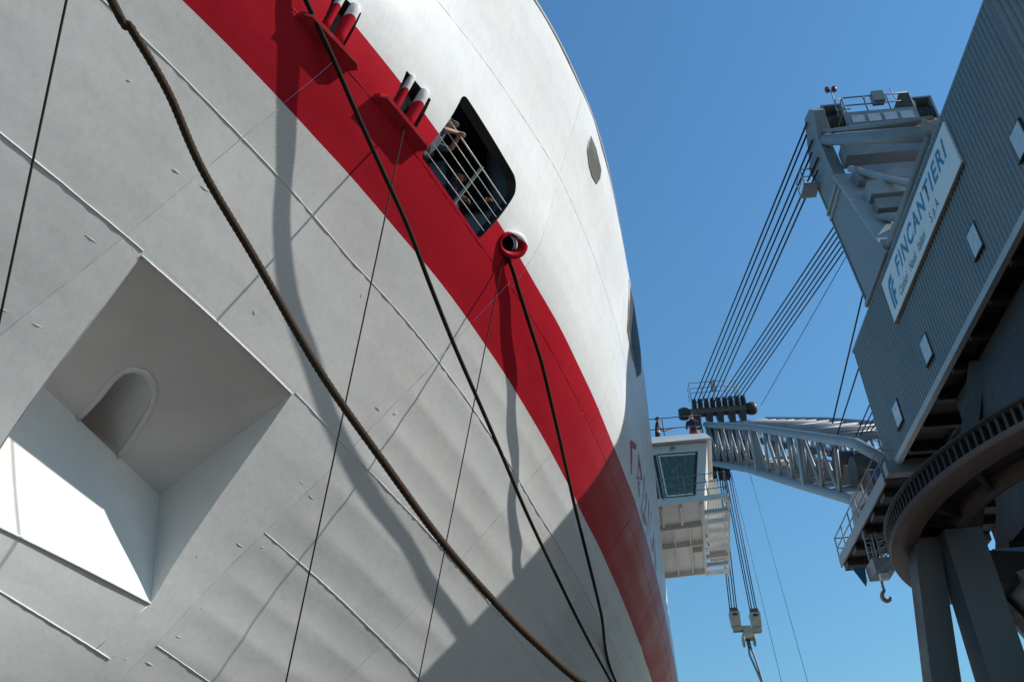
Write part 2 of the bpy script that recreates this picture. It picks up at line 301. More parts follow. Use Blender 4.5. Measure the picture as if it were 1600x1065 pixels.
def round_poly(pts, rads, n=7):
    out = []
    k = len(pts)
    for i in range(k):
        p = Vector(pts[i]); a = Vector(pts[i - 1]) - p; b = Vector(pts[(i + 1) % k]) - p; a.normalize(); b.normalize()
        r = rads[i]; ang = a.angle(b); t = r / math.tan(ang / 2); c = p + (a + b).normalized() * (r / math.sin(ang / 2))
        p0, p1 = p + a * t, p + b * t; v0, v1 = p0 - c, p1 - c
        for j in range(n + 1):
            w_ = j / n; th = v0.angle(v1); vv = (v0 * math.sin((1 - w_) * th) + v1 * math.sin(w_ * th)) / math.sin(th); out.append(tuple(c + vv))
    return out
POCKET = [(8.69, 8.25), (9.68, 5.56), (12.91, 5.48), (11.89, 8.03)]
OPEN = round_poly([(10.34, 10.91), (12.34, 10.84), (12.46, 12.02), (10.34, 12.10)], [0.10, 0.07, 0.28, 0.12])
SLOTS = [[(7.90, 11.04), (8.33, 11.04), (8.20, 11.54), (7.74, 11.50)], [(9.41, 11.0), (9.99, 11.0), (9.86, 11.51), (9.25, 11.50)]]
CHOCK = [(12.93 + 0.19 * math.cos(a) + 0.03 * math.sin(a), 11.16 + 0.12 * math.sin(a)) for a in np.linspace(0, 2 * math.pi, 28, endpoint=False)]
HOLES = [POCKET, OPEN, CHOCK] + SLOTS
def inside(p, poly):
    x, y = p; c = False; j = len(poly) - 1
    for i in range(len(poly)):
        xi, yi = poly[i]; xj, yj = poly[j]
        if (yi > y) != (yj > y) and x < (xj - xi) * (y - yi) / (yj - yi) + xi: c = not c
        j = i
    return c
def shell_patch(name, s0, s1, f0, f1, top=False, step=0.11):
    gs = 0.0012
    s0 += gs; s1 -= gs; sm = 0.5 * (s0 + s1)
    F0 = f0 if callable(f0) else (lambda q: f0); F1 = f1 if callable(f1) else (lambda q: f1)
    zb = lambda q: float(F0(q)) + gs; zt = ztop if top else (lambda q: float(F1(q)) - gs)
    far = max(1.0, (s0 - 8) / 9); st = step * far
    ns = max(3, int((s1 - s0) / st)); nz = max(3, int((zt(sm) - zb(sm)) / (step * 0.8 * min(far, 2.2))))
    P = []; E_ = []
    S_ = np.linspace(s0, s1, ns + 1); T_ = np.linspace(0, 1, nz + 1)
    P = [Vector((s_, zb(s_) + (zt(s_) - zb(s_)) * t_)) for s_ in S_ for t_ in T_]
    idx = lambda i, j: i * (nz + 1) + j
    hs = [h for h in HOLES if all(s0 <= p[0] <= s1 and zb(p[0]) <= p[1] <= zt(p[0]) for p in h)]
    if not hs:
        F = [(idx(i, j), idx(i + 1, j), idx(i + 1, j + 1), idx(i, j + 1)) for i in range(ns) for j in range(nz)]
        V2 = P
    else:
        bnd = [idx(i, 0) for i in range(ns)] + [idx(ns, j) for j in range(nz)] + [idx(i, nz) for i in range(ns, 0, -1)] + [idx(0, j) for j in range(nz, 0, -1)]
        E_ = [(bnd[i], bnd[(i + 1) % len(bnd)]) for i in range(len(bnd))]
        keep = [True] * len(P)
        for h in hs:
            hv = []
            for i in range(len(h)):
                a, b_ = Vector(h[i]), Vector(h[(i + 1) % len(h)]); k = max(1, int((b_ - a).length / 0.1))
                hv += [a + (b_ - a) * q / k for q in range(k)]
            b0 = len(P); P += hv; E_ += [(b0 + i, b0 + (i + 1) % len(hv)) for i in range(len(hv))]
        V2, _, F, *_r = delaunay_2d_cdt(P, E_, [], 0, 1e-5)
        F = [f for f in F if not any(inside((sum(V2[i][0] for i in f) / 3, sum(V2[i][1] for i in f) / 3), h) for h in hs)]
    A = np.array([(p[0], p[1]) for p in V2]); n = hull_n(A[:, 0], A[:, 1]); nor = hull_normal(A[:, 0], A[:, 1])
    org = ORG[ship.name]
    V3 = [SW(a[0], b_, a[1]) - org for a, b_ in zip(A, n)]
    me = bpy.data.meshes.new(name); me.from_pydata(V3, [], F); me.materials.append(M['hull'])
    me.polygons.foreach_set('use_smooth', [True] * len(me.polygons))
    out = SW(0, 1, 0) - SW(0, 0, 0)
    if me.polygons[len(me.polygons) // 2].normal.dot(out) < 0: me.flip_normals()
    at = me.attributes.new('band', 'FLOAT', 'POINT'); at.data.foreach_set('value', band_of(A[:, 0], A[:, 1]).astype(np.float32))
    nn = nor[:, 0:1] * np.array([[sA, cA, 0]]) + nor[:, 1:2] * np.array([[cA, -sA, 0]]) + nor[:, 2:3] * np.array([[0, 0, 1.]])
    me.normals_split_custom_set_from_vertices([tuple(x) for x in nn])
    me.update()
    return link_mesh(name, me, ship)
def bead(s0, s1, z0, z1, r, name='weld_bead', wob=0.003):
    """a weld run on the shell; z0 may be a seam curve"""
    f = (lambda t, q: float(z0(q))) if callable(z0) else (lambda t, q: z0 + (z1 - z0) * t)
    L_ = abs(s1 - s0) if callable(z0) else max(abs(s1 - s0), abs(z1 - z0))
    k = max(3, int(L_ * 9)); b = SM(); pts = []; vals = []
    for i in range(k + 1):
        t = i / k; s_ = s0 + (s1 - s0) * t; z_ = f(t, s_); vals += [float(band_of(s_, z_))] * 6
        n_ = float(hull_n(s_, z_)); pts.append((s_ + random.uniform(-wob, wob), n_ - r * 0.25 + random.uniform(-wob, wob) * 0.6, z_ + random.uniform(-wob, wob)))
    b.path(pts, [r * random.uniform(0.85, 1.12) for _ in pts], 6)
    o = b.build(name, 'hull', ship); at = o.data.attributes.new('band', 'FLOAT', 'POINT'); at.data.foreach_set('value', vals[:len(o.data.vertices)])   # paint follows the plates
    return o

low_s = [2.2, 8.37, 13.60, 18.3, 24.0, 31.0, 40.0, 52.0, 70.0]
up_s = [2.2, 6.95, 13.72, 18.9, 25.2, 32.5, 41.0, 53.0, 70.0]
rows_fwd = [-4.0, 1.2, L00, L1, L2, L4]; rows_aft = [-4.0, 1.2, L00, L0, L1, L2, L4]
for i in range(len(low_s) - 1):
    rows = rows_fwd if i < 2 else rows_aft
    for a, b_ in zip(rows[:-1], rows[1:]): shell_patch('hull_plate', low_s[i], low_s[i + 1], a, b_)
for i in range(len(up_s) - 1):
    shell_patch('hull_plate', up_s[i], up_s[i + 1], L4, L6)
    shell_patch('hull_plate', up_s[i], up_s[i + 1], L6, 17.0, top=True)
# seams
for z_, r_, ss in ((L1, 0.013, (2.2, 8.66)), (L1, 0.009, (11.92, 40)), (L2, 0.010, (2.2, 60)), (L4, 0.006, (2.2, 40)), (L6, 0.006, (6, 40)), (L0, 0.011, (13.60, 40)), (L00, 0.011, (13.62, 40)), (L00, 0.014, (2.2, 13.1))):
    bead(ss[0], ss[1], z_, None, r_)
for s_, a, b_ in ((8.37, float(L00(8.37)), float(L4(8.37))), (13.60, 1.2, 10.84), (18.3, 1.2, 10.84), (24.0, 4, 10.83), (13.72, 10.84, 15.45), (18.9, 10.84, 16.5), (6.95, 10.97, 14.3)):
    bead(s_ - 0.02, s_ + 0.02, a, b_, 0.0065, wob=0.004)
bead(12.9, 12.75, 5.45, 4.84, 0.008)
# staging-lug scars and ground-off stubs left on the plates
def scar(s_, z_, ds, dz, r):
    b = SM(); b.path([HP(s_ - ds, z_ - dz, 0.0), HP(s_, z_, 0.0015), HP(s_ + ds, z_ + dz, 0.0)], [r * .3, r, r * .3], 6)
    o = b.build('weld_scar', 'hull', ship); at = o.data.attributes.new('band', 'FLOAT', 'POINT'); at.data.foreach_set('value', [float(band_of(s_, z_))] * len(o.data.vertices))
for base in (8.37, 13.60):
    for z_ in np.arange(4.4, 10.0, 0.42):
        if random.random() < 0.5:
            for d in (-0.22, 0.2):
                s_ = base + d + random.uniform(-.05, .05)
                if inside((s_, z_), POCKET): continue
                scar(s_, z_ + random.uniform(-.1, .1), random.uniform(.03, .10), random.uniform(-.008, .008), 0.0042)
for _ in range(12):
    s_, z_ = random.uniform(4.5, 13), random.uniform(4.2, 9.8)
    if inside((s_, z_), [(8.4, 8.5), (9.3, 5.3), (13.2, 5.2), (12.2, 8.3)]): continue
    scar(s_, z_, random.uniform(.01, .05), random.uniform(-.03, .03), 0.0036)
# bulwark capping rail
cap = SM(); cap.path([(s_, float(smooth_n(s_, ztop(s_))) - 0.02, ztop(s_) + 0.03) for s_ in list(np.arange(8.0, 13.7, .3)) + [13.70, 13.74] + list(np.arange(14, 40, .5))], 0.05, 8); cap.build('bulwark_rail', 'crane_light', ship)
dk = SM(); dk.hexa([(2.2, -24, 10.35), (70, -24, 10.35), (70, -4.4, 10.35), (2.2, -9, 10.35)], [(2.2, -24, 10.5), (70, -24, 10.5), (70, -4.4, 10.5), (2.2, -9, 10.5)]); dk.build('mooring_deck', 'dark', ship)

# ------------------------------------------------------------------ anchor pocket
T_, R_, B_, L_ = HP(8.69, 8.25), HP(11.89, 8.03), HP(12.91, 5.48), HP(9.68, 5.56)
K1 = Vector((12.84, -7.42, 7.18)); K2 = Vector((9.20, -7.70, 7.18))
pn_ = (R_ - T_).cross(K1 - T_).normalized(); K2 = K2 - pn_ * (K2 - T_).dot(pn_)      # the ceiling plate is flat
def lerp(a, b_, t): return a + (b_ - a) * t
pk = SM()
# ceiling plate with an arched hole that opens down to the crease
ua = (K1 - K2).normalized(); mid_top = lerp(T_, R_, .5); vb = (mid_top - lerp(K2, K1, .5)); vb = (vb - ua * vb.dot(ua))
LEN = vb.length; vb.normalize(); nb_ = ua.cross(vb)
a_s0, a_s1 = 1.55, 2.52                                # the hole's two sides along the crease, from K2
arch = [(p.x, p.y) for p in [Vector((1.55, 0, 0)), Vector((1.50, .14, 0)), Vector((1.36, .45, 0)), Vector((1.20, .74, 0)), Vector((1.13, .94, 0)), Vector((1.18, 1.09, 0)), Vector((1.32, 1.17, 0)), Vector((1.52, 1.15, 0)), Vector((1.72, 1.07, 0)), Vector((1.90, .92, 0)), Vector((2.10, .67, 0)), Vector((2.32, .34, 0)), Vector((2.46, .12, 0)), Vector((2.52, 0, 0))]]
def ceil_pt(x, y): return K2 + ua * x + vb * y
def to2(p): d = p - K2; return (d.dot(ua), d.dot(vb))
Lc = (K1 - K2).length
def hull_edge(i, j, k=14): a, b_ = Vector(POCKET[i]), Vector(POCKET[j]); return [HP(*(a + (b_ - a) * q / k)) for q in range(k + 1)]
top_e = hull_edge(3, 0)[1:-1]                                   # R towards T
outer = [to2(T_), (0, 0)] + [(a_s0, 0)] + arch[1:-1] + [(a_s1, 0)] + [(Lc, 0), to2(R_)] + [to2(p) for p in top_e]
outer3 = [Vector((x, y, 0)) for x, y in outer]
from mathutils.geometry import tessellate_polygon
tri = tessellate_polygon([outer3])
ids = [pk.pt(ceil_pt(x, y)) for x, y in outer[1:-1 - len(top_e)]]
ids = [pk.pt(T_)] + ids + [pk.pt(R_)] + [pk.pt(p) for p in top_e]
for t in tri: pk.face([ids[i] for i in t])
pocket = pk.build('pocket_ceiling', 'white', ship)
def fan_grid(name, a, b_, c, d, m_='white', nx=10, ny=10, bulge=0.0):
    """a bilinear plate a-b-c-d, slightly dished"""
    f = SM(); g_ = [[None] * (ny + 1) for _ in range(nx + 1)]
    nrm = (b_ - a).cross(d - a).normalized()
    for i in range(nx + 1):
        for j in range(ny + 1):
            x, y = i / nx, j / ny; p = lerp(lerp(a, b_, x), lerp(d, c, x), y) + nrm * bulge * math.sin(math.pi * x) * math.sin(math.pi * y)
            g_[i][j] = f.pt(p)
    for i in range(nx):
        for j in range(ny): f.face([g_[i][j], g_[i + 1][j], g_[i + 1][j + 1], g_[i][j + 1]], 0, True)
    return f.build(name, m_, ship)
LIPI = Vector((0, -0.07, 0.03))
def ruled(name, A, B, m_='white', ny=8):
    """a plate ruled between two polylines of equal length"""
    f = SM(); g_ = [[f.pt(lerp(p, q, j / ny)) for j in range(ny + 1)] for p, q in zip(A, B)]
    for i in range(len(A) - 1):
        for j in range(ny): f.face([g_[i][j], g_[i + 1][j], g_[i + 1][j + 1], g_[i][j + 1]], 0, True)
    return f.build(name, m_, ship)
lo_e = hull_edge(1, 2); ruled('pocket_back', lo_e, [lerp(K2, K1, q / 14) for q in range(15)])
ruled('pocket_aft_wall', hull_edge(2, 3), [K1 + Vector((.00002, 0, 0)) * q for q in range(15)]); ruled('pocket_forward_wall', hull_edge(0, 1), [K2 - Vector((.00002, 0, 0)) * q for q in range(15)])
rim = SM(); rim.path(lo_e, 0.022, 6); rim.build('pocket_rim', 'weld', ship); rim = SM(); rim.path([p + Vector((0, .004, 0)) for p in hull_edge(0, 3)], 0.016, 6)
rim.build('pocket_rim', 'weld', ship)
# lit flange down the forward edge of the pocket
fl = SM()
tt = np.linspace(0, 1, 14)
sun_s = Vector((math.cos(R(SUN_AZ - 8)) * math.cos(R(SUN_EL)), math.sin(R(SUN_AZ - 8)) * math.cos(R(SUN_EL)), math.sin(R(SUN_EL))))
e_ = (L_ - T_).normalized(); fn = Vector((0.75, 0.61, -0.25)); fn = (fn - e_ * fn.dot(e_)).normalized(); fd_ = fn.cross(e_)
if fd_.y > 0: fd_ = -fd_
for a, b_ in zip(tt[:-1], tt[1:]):
    p0, p1 = HP(8.69 + .99 * a, 8.25 - 2.69 * a) + Vector((-.01, .004, 0)), HP(8.69 + .99 * b_, 8.25 - 2.69 * b_) + Vector((-.01, .004, 0))
    fl.quad(p0, p1, p1 + fd_ * (.03 + .20 * b_), p0 + fd_ * (.03 + .20 * a))
fl.build('pocket_flange', 'white', ship)
# hawse mouth: thick rounded rim and the pipe behind it
hp_rim = SM(); hp_rim.path([ceil_pt(x, max(y, .0)) - nb_ * 0.0 for x, y in arch], 0.045, 10); hp_rim.build('hawse_rim', 'white', ship)
hz = SM(); din = Vector((-0.25, -0.8, 0.65)).normalized() * 1.4
n_a = len(arch); o_ = [hz.pt(ceil_pt(x, y)) for x, y in arch]; i_ = [hz.pt(ceil_pt(x, y) + din) for x, y in arch]
for i in range(n_a - 1): hz.face([o_[i], o_[i + 1], i_[i + 1], i_[i]], 0, True)
hz.face([o_[0], i_[0], i_[-1], o_[-1]]); hz.face(i_); hz.build('hawse_pipe', 'white', ship)

# ------------------------------------------------------------------ roller fairleads
def col_band(o):
    """paint follows the red band on fittings"""
    org = ORG[o.name]; vals = []
    for v in o.data.vertices:
        p = v.co + org - Vector((0, 0, EYE.z)); s_ = p.x * sA + p.y * cA; vals.append(float(band_of(s_, p.z)))
    at = o.data.attributes.new('band', 'FLOAT', 'POINT'); at.data.foreach_set('value', vals); return o
for q, SL in enumerate(SLOTS):
    (sa, za), (sb, zb) = SL[0], SL[2]; sb = SL[1][0]; sh_ = SL[2][0] - SL[1][0]
    fr = SM()
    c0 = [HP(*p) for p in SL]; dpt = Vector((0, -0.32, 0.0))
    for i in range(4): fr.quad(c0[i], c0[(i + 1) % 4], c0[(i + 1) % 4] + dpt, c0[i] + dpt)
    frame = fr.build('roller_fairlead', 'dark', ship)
    for t, r_, off in ((0.15, 0.058, -0.02), (0.68, 0.085, 0.0)):
        s_ = sa + (sb - sa) * t + .02; a, b_ = HP(s_, za - 0.03, off), HP(s_ + sh_, zb + 0.02, off); d = (b_ - a).normalized()
        rl = SM(); rl.path([a, lerp(a, b_, .25), lerp(a, b_, .42), lerp(a, b_, .6), lerp(a, b_, .8), b_ - d * .02, b_ + d * .012], [r_, r_, r_, r_, r_, r_, r_ * .72], 18)
        col_band(rl.build('roller', 'hull', frame))
    ba = SM(); a, b_ = HP(sa + .25, zb - .1, -.3), HP(sa + .35, za, -.3); ba.tube(a, b_, .1, n=10); ba.tube(HP(sa, zb - .15, -.28), HP(sb, zb - .15, -.28), .07, n=10); ba.build('inner_roller', 'crane', frame)
    # the lip below the rollers: a half-round bar standing out from the plating
    lp = SM(); s0_, s1_ = sa - 0.28, sb + 0.24
    prof = [(0.0, -.035), (0.20, -.035), (0.235, 0.0), (0.20, 0.04), (0.0, 0.05)]
    rings = []
    for s_, kk in ((s0_ - .015, .55), (s0_ + .04, 1), (s1_ - .06, 1), (s1_ + .03, .72)):
        b0 = HP(s_, 10.93); rings.append([lp.pt(b0 + Vector((0, (x - .03) * kk if x > 0 else -.05, y))) for x, y in prof])
    for A, B in zip(rings[:-1], rings[1:]):
        for j in range(len(prof) - 1): lp.face([A[j], B[j], B[j + 1], A[j + 1]])
    lp.face(rings[0]); lp.face(rings[-1][::-1]); lp.build('fairlead_lip', 'redpaint', frame)

# ------------------------------------------------------------------ mooring opening with its rail
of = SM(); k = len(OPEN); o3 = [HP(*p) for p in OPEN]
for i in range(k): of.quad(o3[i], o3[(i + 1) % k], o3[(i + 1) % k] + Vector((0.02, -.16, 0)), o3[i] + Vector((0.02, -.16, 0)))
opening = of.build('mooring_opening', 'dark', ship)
for q, fr_ in enumerate((0.09, 0.215, 0.34, 0.465, 0.59)):
    z_ = 10.90 + fr_ * 1.16; sa, sb = 10.34, 12.38 + .08 * fr_
    rl = SM(); rl.tube(HP(sa, z_, -.05), HP(sb, z_ - .02, -.05), 0.014 if q == 4 else 0.008, n=8); rl.build('rail_bar', 'rail', opening)
st = SM(); st.beam(HP(11.48, 10.86, -.06), HP(11.48, 11.59, -.06), 0.055, 0.014, (1, 0, 0)); st.build('rail_stanchion', 'crane_light', opening)
bk = SM(); bk.hexa([(13.52, -8.4, 10.5), (13.52, -2.45, 10.5), (13.58, -2.45, 10.5), (13.58, -8.4, 10.5)], [(13.52, -8.4, 14.4), (13.52, -1.0, 14.4), (13.58, -1.0, 14.4), (13.58, -8.4, 14.4)]); bk.build('deck_bulkhead', 'inside', ship)
lv = SM()
for q in range(22): lv.hexa([(13.44, -2.95, 12.5 + q * .07), (13.44, -2.15, 12.5 + q * .07), (13.50, -2.15, 12.53 + q * .07), (13.50, -2.95, 12.53 + q * .07)], [(13.44, -2.95, 12.53 + q * .07), (13.44, -2.15, 12.53 + q * .07), (13.50, -2.15, 12.555 + q * .07), (13.50, -2.95, 12.555 + q * .07)])
lv.build('louvre', 'dark', ship)
cl = SM(); eo = [(s_, float(smooth_n(s_, 14.0)) - .06) for s_ in np.linspace(6.3, 13.6, 12)]
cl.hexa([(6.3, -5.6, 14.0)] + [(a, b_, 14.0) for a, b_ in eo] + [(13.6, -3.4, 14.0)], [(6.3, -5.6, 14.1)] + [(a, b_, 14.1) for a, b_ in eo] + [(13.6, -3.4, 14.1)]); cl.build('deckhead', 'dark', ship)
iw = SM(); iw.box((2.2, -8.6, 10.5), (13.6, -8.5, 12.2)); iw.build('inner_bulkhead', 'inside', ship)
fw = SM(); fw.box((6.2, -9, 10.5), (6.26, -4.75, 14.6)); fw.build('forward_bulkhead', 'inside', ship)

# ------------------------------------------------------------------ oval mooring chock
ch = SM(); cc = [HP(12.96 + 0.24 * math.cos(a) + 0.05 * math.sin(a), 11.18 + 0.16 * math.sin(a), 0.015 + 0.10 * (0.5 + 0.5 * math.cos(a - .7))) for a in np.linspace(0, 2 * math.pi, 36, endpoint=False)]
ch.path(cc, [0.058 + 0.034 * math.cos(a - 0.7) for a in np.linspace(0, 2 * math.pi, 36, endpoint=False)], 12, closed=True)
chock = col_band(ch.build('mooring_chock', 'hull', ship))
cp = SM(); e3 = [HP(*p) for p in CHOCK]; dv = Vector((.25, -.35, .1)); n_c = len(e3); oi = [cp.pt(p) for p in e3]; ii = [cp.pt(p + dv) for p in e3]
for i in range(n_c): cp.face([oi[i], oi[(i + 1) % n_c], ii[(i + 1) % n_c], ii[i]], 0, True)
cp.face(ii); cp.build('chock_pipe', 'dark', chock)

# ------------------------------------------------------------------ vent grille, dark side window, letters
def decal(name, pts, m_, off, parent=ship, sub=1):
    b = SM(); poly = []
    for i in range(len(pts)):
        a, c_ = Vector(pts[i]), Vector(pts[(i + 1) % len(pts)])
        for q in range(sub): poly.append(tuple(a + (c_ - a) * q / sub))
    P3 = [HP(*p, off) for p in poly]; t2 = tessellate_polygon([[Vector((p[0], p[1], 0)) for p in poly]])
    idn = [b.pt(p) for p in P3]
    for t in t2: b.face([idn[i] for i in t])
    return b.build(name, m_, parent)
VP = [(14.58, 15.09), (14.54, 14.88), (14.58, 14.69), (14.85, 14.56), (15.16, 14.53), (15.50, 14.62), (15.63, 14.85), (15.59, 15.08), (15.03, 15.16)]
vg = decal('vent_grille', VP, 'dark', 0.006)
for q in range(17):
    z_ = 14.55 + q * 0.036; xs = [s_ for s_ in np.arange(14.5, 15.68, .01) if inside((s_, z_), VP)]
    if len(xs) > 3:
        b = SM(); b.beam(HP(xs[0], z_, .012), HP(xs[-1], z_, .012), .012, .016, (0, 1, 0.6)); b.build('grille_bar', 'rail', vg)
rimv = SM(); rimv.path([HP(*p, .008) for p in VP], .016, 6, closed=True); rimv.build('grille_rim', 'crane_light', vg)
dw = decal('side_window', [(19.9, 15.33), (20.0, 14.7), (20.28, 14.2), (21.56, 14.12), (22.5, 14.13), (23.2, 14.7), (22.9, 15.3), (21.0, 15.5)], 'grease', 0.012, sub=4)
dwf = SM(); dwf.path([HP(*p, .01) for p in [(19.87, 15.35), (19.97, 14.68), (20.26, 14.15), (21.56, 14.07)]], .03, 6); dwf.build('window_frame', 'crane_light', dw)
LET = {'t': [[(21.78, 11.94), (22.79, 12.33), (22.78, 12.17), (22.17, 11.92), (22.72, 11.48), (22.65, 11.43)]],
 'a': [[(23.27, 12.31), (23.41, 12.33), (23.49, 11.47), (23.43, 11.39)], [(23.32, 12.34), (24.2, 12.05), (24.01, 11.93), (23.31, 12.14)], [(23.26, 11.68), (24.19, 12.07), (24.17, 12.0), (23.3, 11.61)], [(23.5, 11.66), (23.74, 11.78), (24.18, 11.54), (24.08, 11.48)]],
 'l': [[(24.63, 12.37), (24.79, 12.41), (24.77, 11.47), (25.65, 11.46), (25.67, 11.38), (24.68, 11.41)]],
 'l2': [[(25.29, 12.18), (25.46, 12.24), (25.36, 11.58), (25.95, 11.53), (25.95, 11.46), (25.25, 11.51)]],
 'i': [[(25.87, 12.21), (26.05, 12.25), (26.28, 11.34), (26.2, 11.30)]],
 'n': [[(26.61, 12.18), (26.82, 12.23), (26.49, 11.45), (26.41, 11.40)], [(26.82, 11.49), (27.01, 11.57), (27.65, 11.54), (27.51, 11.47)]],
 'k': [[(27.61, 11.95), (27.8, 12.0), (27.75, 11.45), (27.65, 11.4)], [(27.66, 11.80), (27.8, 11.85), (29.05, 11.41), (28.94, 11.35)]]}
for nm, polys in LET.items():
    root = decal('painted_letter', polys[0], 'redpaint', 0.007, sub=3)
    for q, p in enumerate(polys[1:]): decal('letter_stroke', p, 'redpaint', 0.0085 + .0015 * q, root, 3)

# ------------------------------------------------------------------ bridge wing (far aft) and the house behind it
bw = SM(); bw.hexa([(41.2, -.4, 19.25), (41.2, 2.30, 19.25), (47.4, 2.30, 19.25), (47.4, -.4, 19.25)], [(40.9, -.4, 21.95), (40.9, 2.84, 21.78), (47.4, 2.84, 21.78), (47.4, -.4, 21.95)])
wing = bw.build('bridge_wing', 'bridge', ship)
rf = SM(); rf.hexa([(40.62, -.5, 21.97), (40.62, 3.05, 21.80), (47.6, 3.05, 21.80), (47.6, -.5, 21.97)], [(40.85, -.5, 22.42), (40.85, 2.82, 22.22), (47.6, 2.82, 22.22), (47.6, -.5, 22.42)]); rf.build('roof', 'bridge', wing)
def wpt(n_, z_, off=0.0):
    t = (z_ - 19.25) / 2.7; return Vector((41.2 - 0.3 * t - off, n_, z_))
def slab(name, quad, off, th, m_, par):
    b = SM(); b.hexa([wpt(*p, off) for p in quad], [wpt(*p, off + th) for p in quad]); return b.build(name, m_, par)
win = slab('window', [(.60, 19.42), (1.93, 19.38), (2.36, 21.38), (.52, 21.50)], 0.002, .03, 'black', wing)
slab('pane', [(.72, 19.50), (1.84, 19.47), (2.20, 21.24), (.64, 21.34)], 0.034, .01, 'glass', win)
for qd in ([(.64, 19.46), (.72, 19.5), (.64, 21.34), (.56, 21.42)], [(.64, 19.44), (1.86, 19.41), (1.84, 19.47), (.72, 19.5)], [(.56, 21.42), (.64, 21.34), (2.20, 21.24), (2.26, 21.31)]): slab('window_frame', qd, .034, .03, 'bridge', win)
win2 = slab('window', [(.12, 19.44), (.34, 19.43), (.28, 21.50), (.06, 21.52)], 0.002, .03, 'black', wing)
slab('pane', [(.12, 19.52), (.28, 19.51), (.22, 21.40), (.06, 21.42)], 0.034, .01, 'glass', win2)
slab('mullion', [(.42, 19.42), (.56, 19.42), (.47, 21.46), (.34, 21.47)], 0.006, .05, 'dark', wing)
wl = SM(); wl.tube((40.85, 1.2, 21.72), (40.75, 1.35, 21.62), .05, n=8); wl.beam((40.95, 1.1, 21.55), (40.85, 1.22, 21.7), .02, .02); wl.build('floodlight', 'crane', wing)
cs = SM(); cs.box((44.6, 2.32, 18.3), (46.4, 3.22, 21.7)); cs.build('stair_casing', 'bridge', wing)
# lower box, walkway, ribs
lb = SM(); lb.box((41.15, -.4, 18.25), (47.2, 2.08, 19.24)); lb.build('lower_box', 'bridge', wing)
for n_ in (0.35, 1.15, 2.0):
    b = SM(); b.box((39.35, n_ - .045, 18.02), (41.14, n_ + .045, 18.2)); b.build('bracket', 'bridge', wing)
wk = SM(); wk.box((39.2, -.4, 18.20), (41.14, 2.06, 18.245)); wk.build('walkway', 'bridge', wing)
fe = SM(); fe.box((39.08, -.4, 18.12), (39.2, 3.16, 18.32)); fe.build('walkway_edge', 'bridge', wing)
for s_ in (41.5, 43.55, 47.1):
    b = SM(); b.box((s_ - .05, -.35, 18.0), (s_ + .05, 2.07, 18.248)); b.build('underside_rib', 'bridge', wing)
for n_ in (.75, 1.45):
    b = SM(); b.box((41.56, n_ - .03, 18.06), (43.49, n_ + .03, 18.248)); b.build('underside_rib', 'bridge', wing)
    b = SM(); b.box((43.61, n_ - .03, 18.06), (47.04, n_ + .03, 18.248)); b.build('underside_rib', 'bridge', wing)
b = SM(); b.box((39.2, 2.0, 17.98), (47.4, 2.12, 18.24)); b.build('side_girder', 'bridge', wing)
b = SM(); b.box((44.0, 1.55, 18.19), (44.75, 1.95, 18.246)); b.build('air_grille', 'hook', wing)
for q in range(8):
    s_ = 40.3 + q * 1.0; b = SM(); b.box((s_ - .06, 2.13, 18.04), (s_ + .14, 3.12, 18.2)); b.build('platform_beam', 'bridge', wing)
b = SM(); b.box((39.2, 3.12, 18.0), (47.9, 3.2, 18.24)); b.build('platform_edge', 'bridge', wing)
gr = SM()
for n_ in np.arange(2.2, 3.12, .11): gr.box((39.25, n_ - .008, 18.21), (47.8, n_ + .008, 18.235))
gr.build('grating', 'bridge', wing)
for z_ in (18.62, 18.95, 19.32):
    b = SM(); b.path([(39.12, -.3, z_), (39.12, 3.17, z_), (47.85, 3.17, z_)], .018, 6); b.build('handrail', 'crane', wing)
for n_ in (.5, 1.45, 2.35, 3.17):
    b = SM(); b.tube((39.12, n_, 18.3), (39.12, n_, 19.33), .02, n=6); b.build('rail_post', 'crane', wing)
for s_ in np.arange(40.2, 47.9, .95):
    b = SM(); b.tube((s_, 3.17, 18.2), (s_, 3.17, 19.33), .02, n=6); b.build('rail_post', 'bridge', wing)
for z_ in (22.72, 23.28):
    b = SM(); b.path([(41.0, -.4, z_ + .15), (41.0, 2.75, z_ - .02), (44.5, 2.75, z_ - .05)], .022, 6); b.build('roof_rail', 'wire', wing)
for s_, n_ in ((41.0, 2.75), (43.2, 2.75), (41.0, 1.0)):
    b = SM(); b.tube((s_, n_, 22.2), (s_, n_, 23.3), .022, n=6); b.build('roof_rail_post', 'wire', wing)
dh = SM(); dh.box((42.4, -23, 16.6), (66, -.6, 21.9)); dh.build('deckhouse', 'white', ship)
ud = SM(); ud.hexa([(14.2, -20, 15.2), (70, -20, 15.2), (70, -.15, 15.2), (22, -.15, 15.2)], [(14.2, -20, 15.3), (70, -20, 15.3), (70, -.15, 15.3), (22, -.15, 15.3)]); ud.build('upper_deck', 'dark', ship)

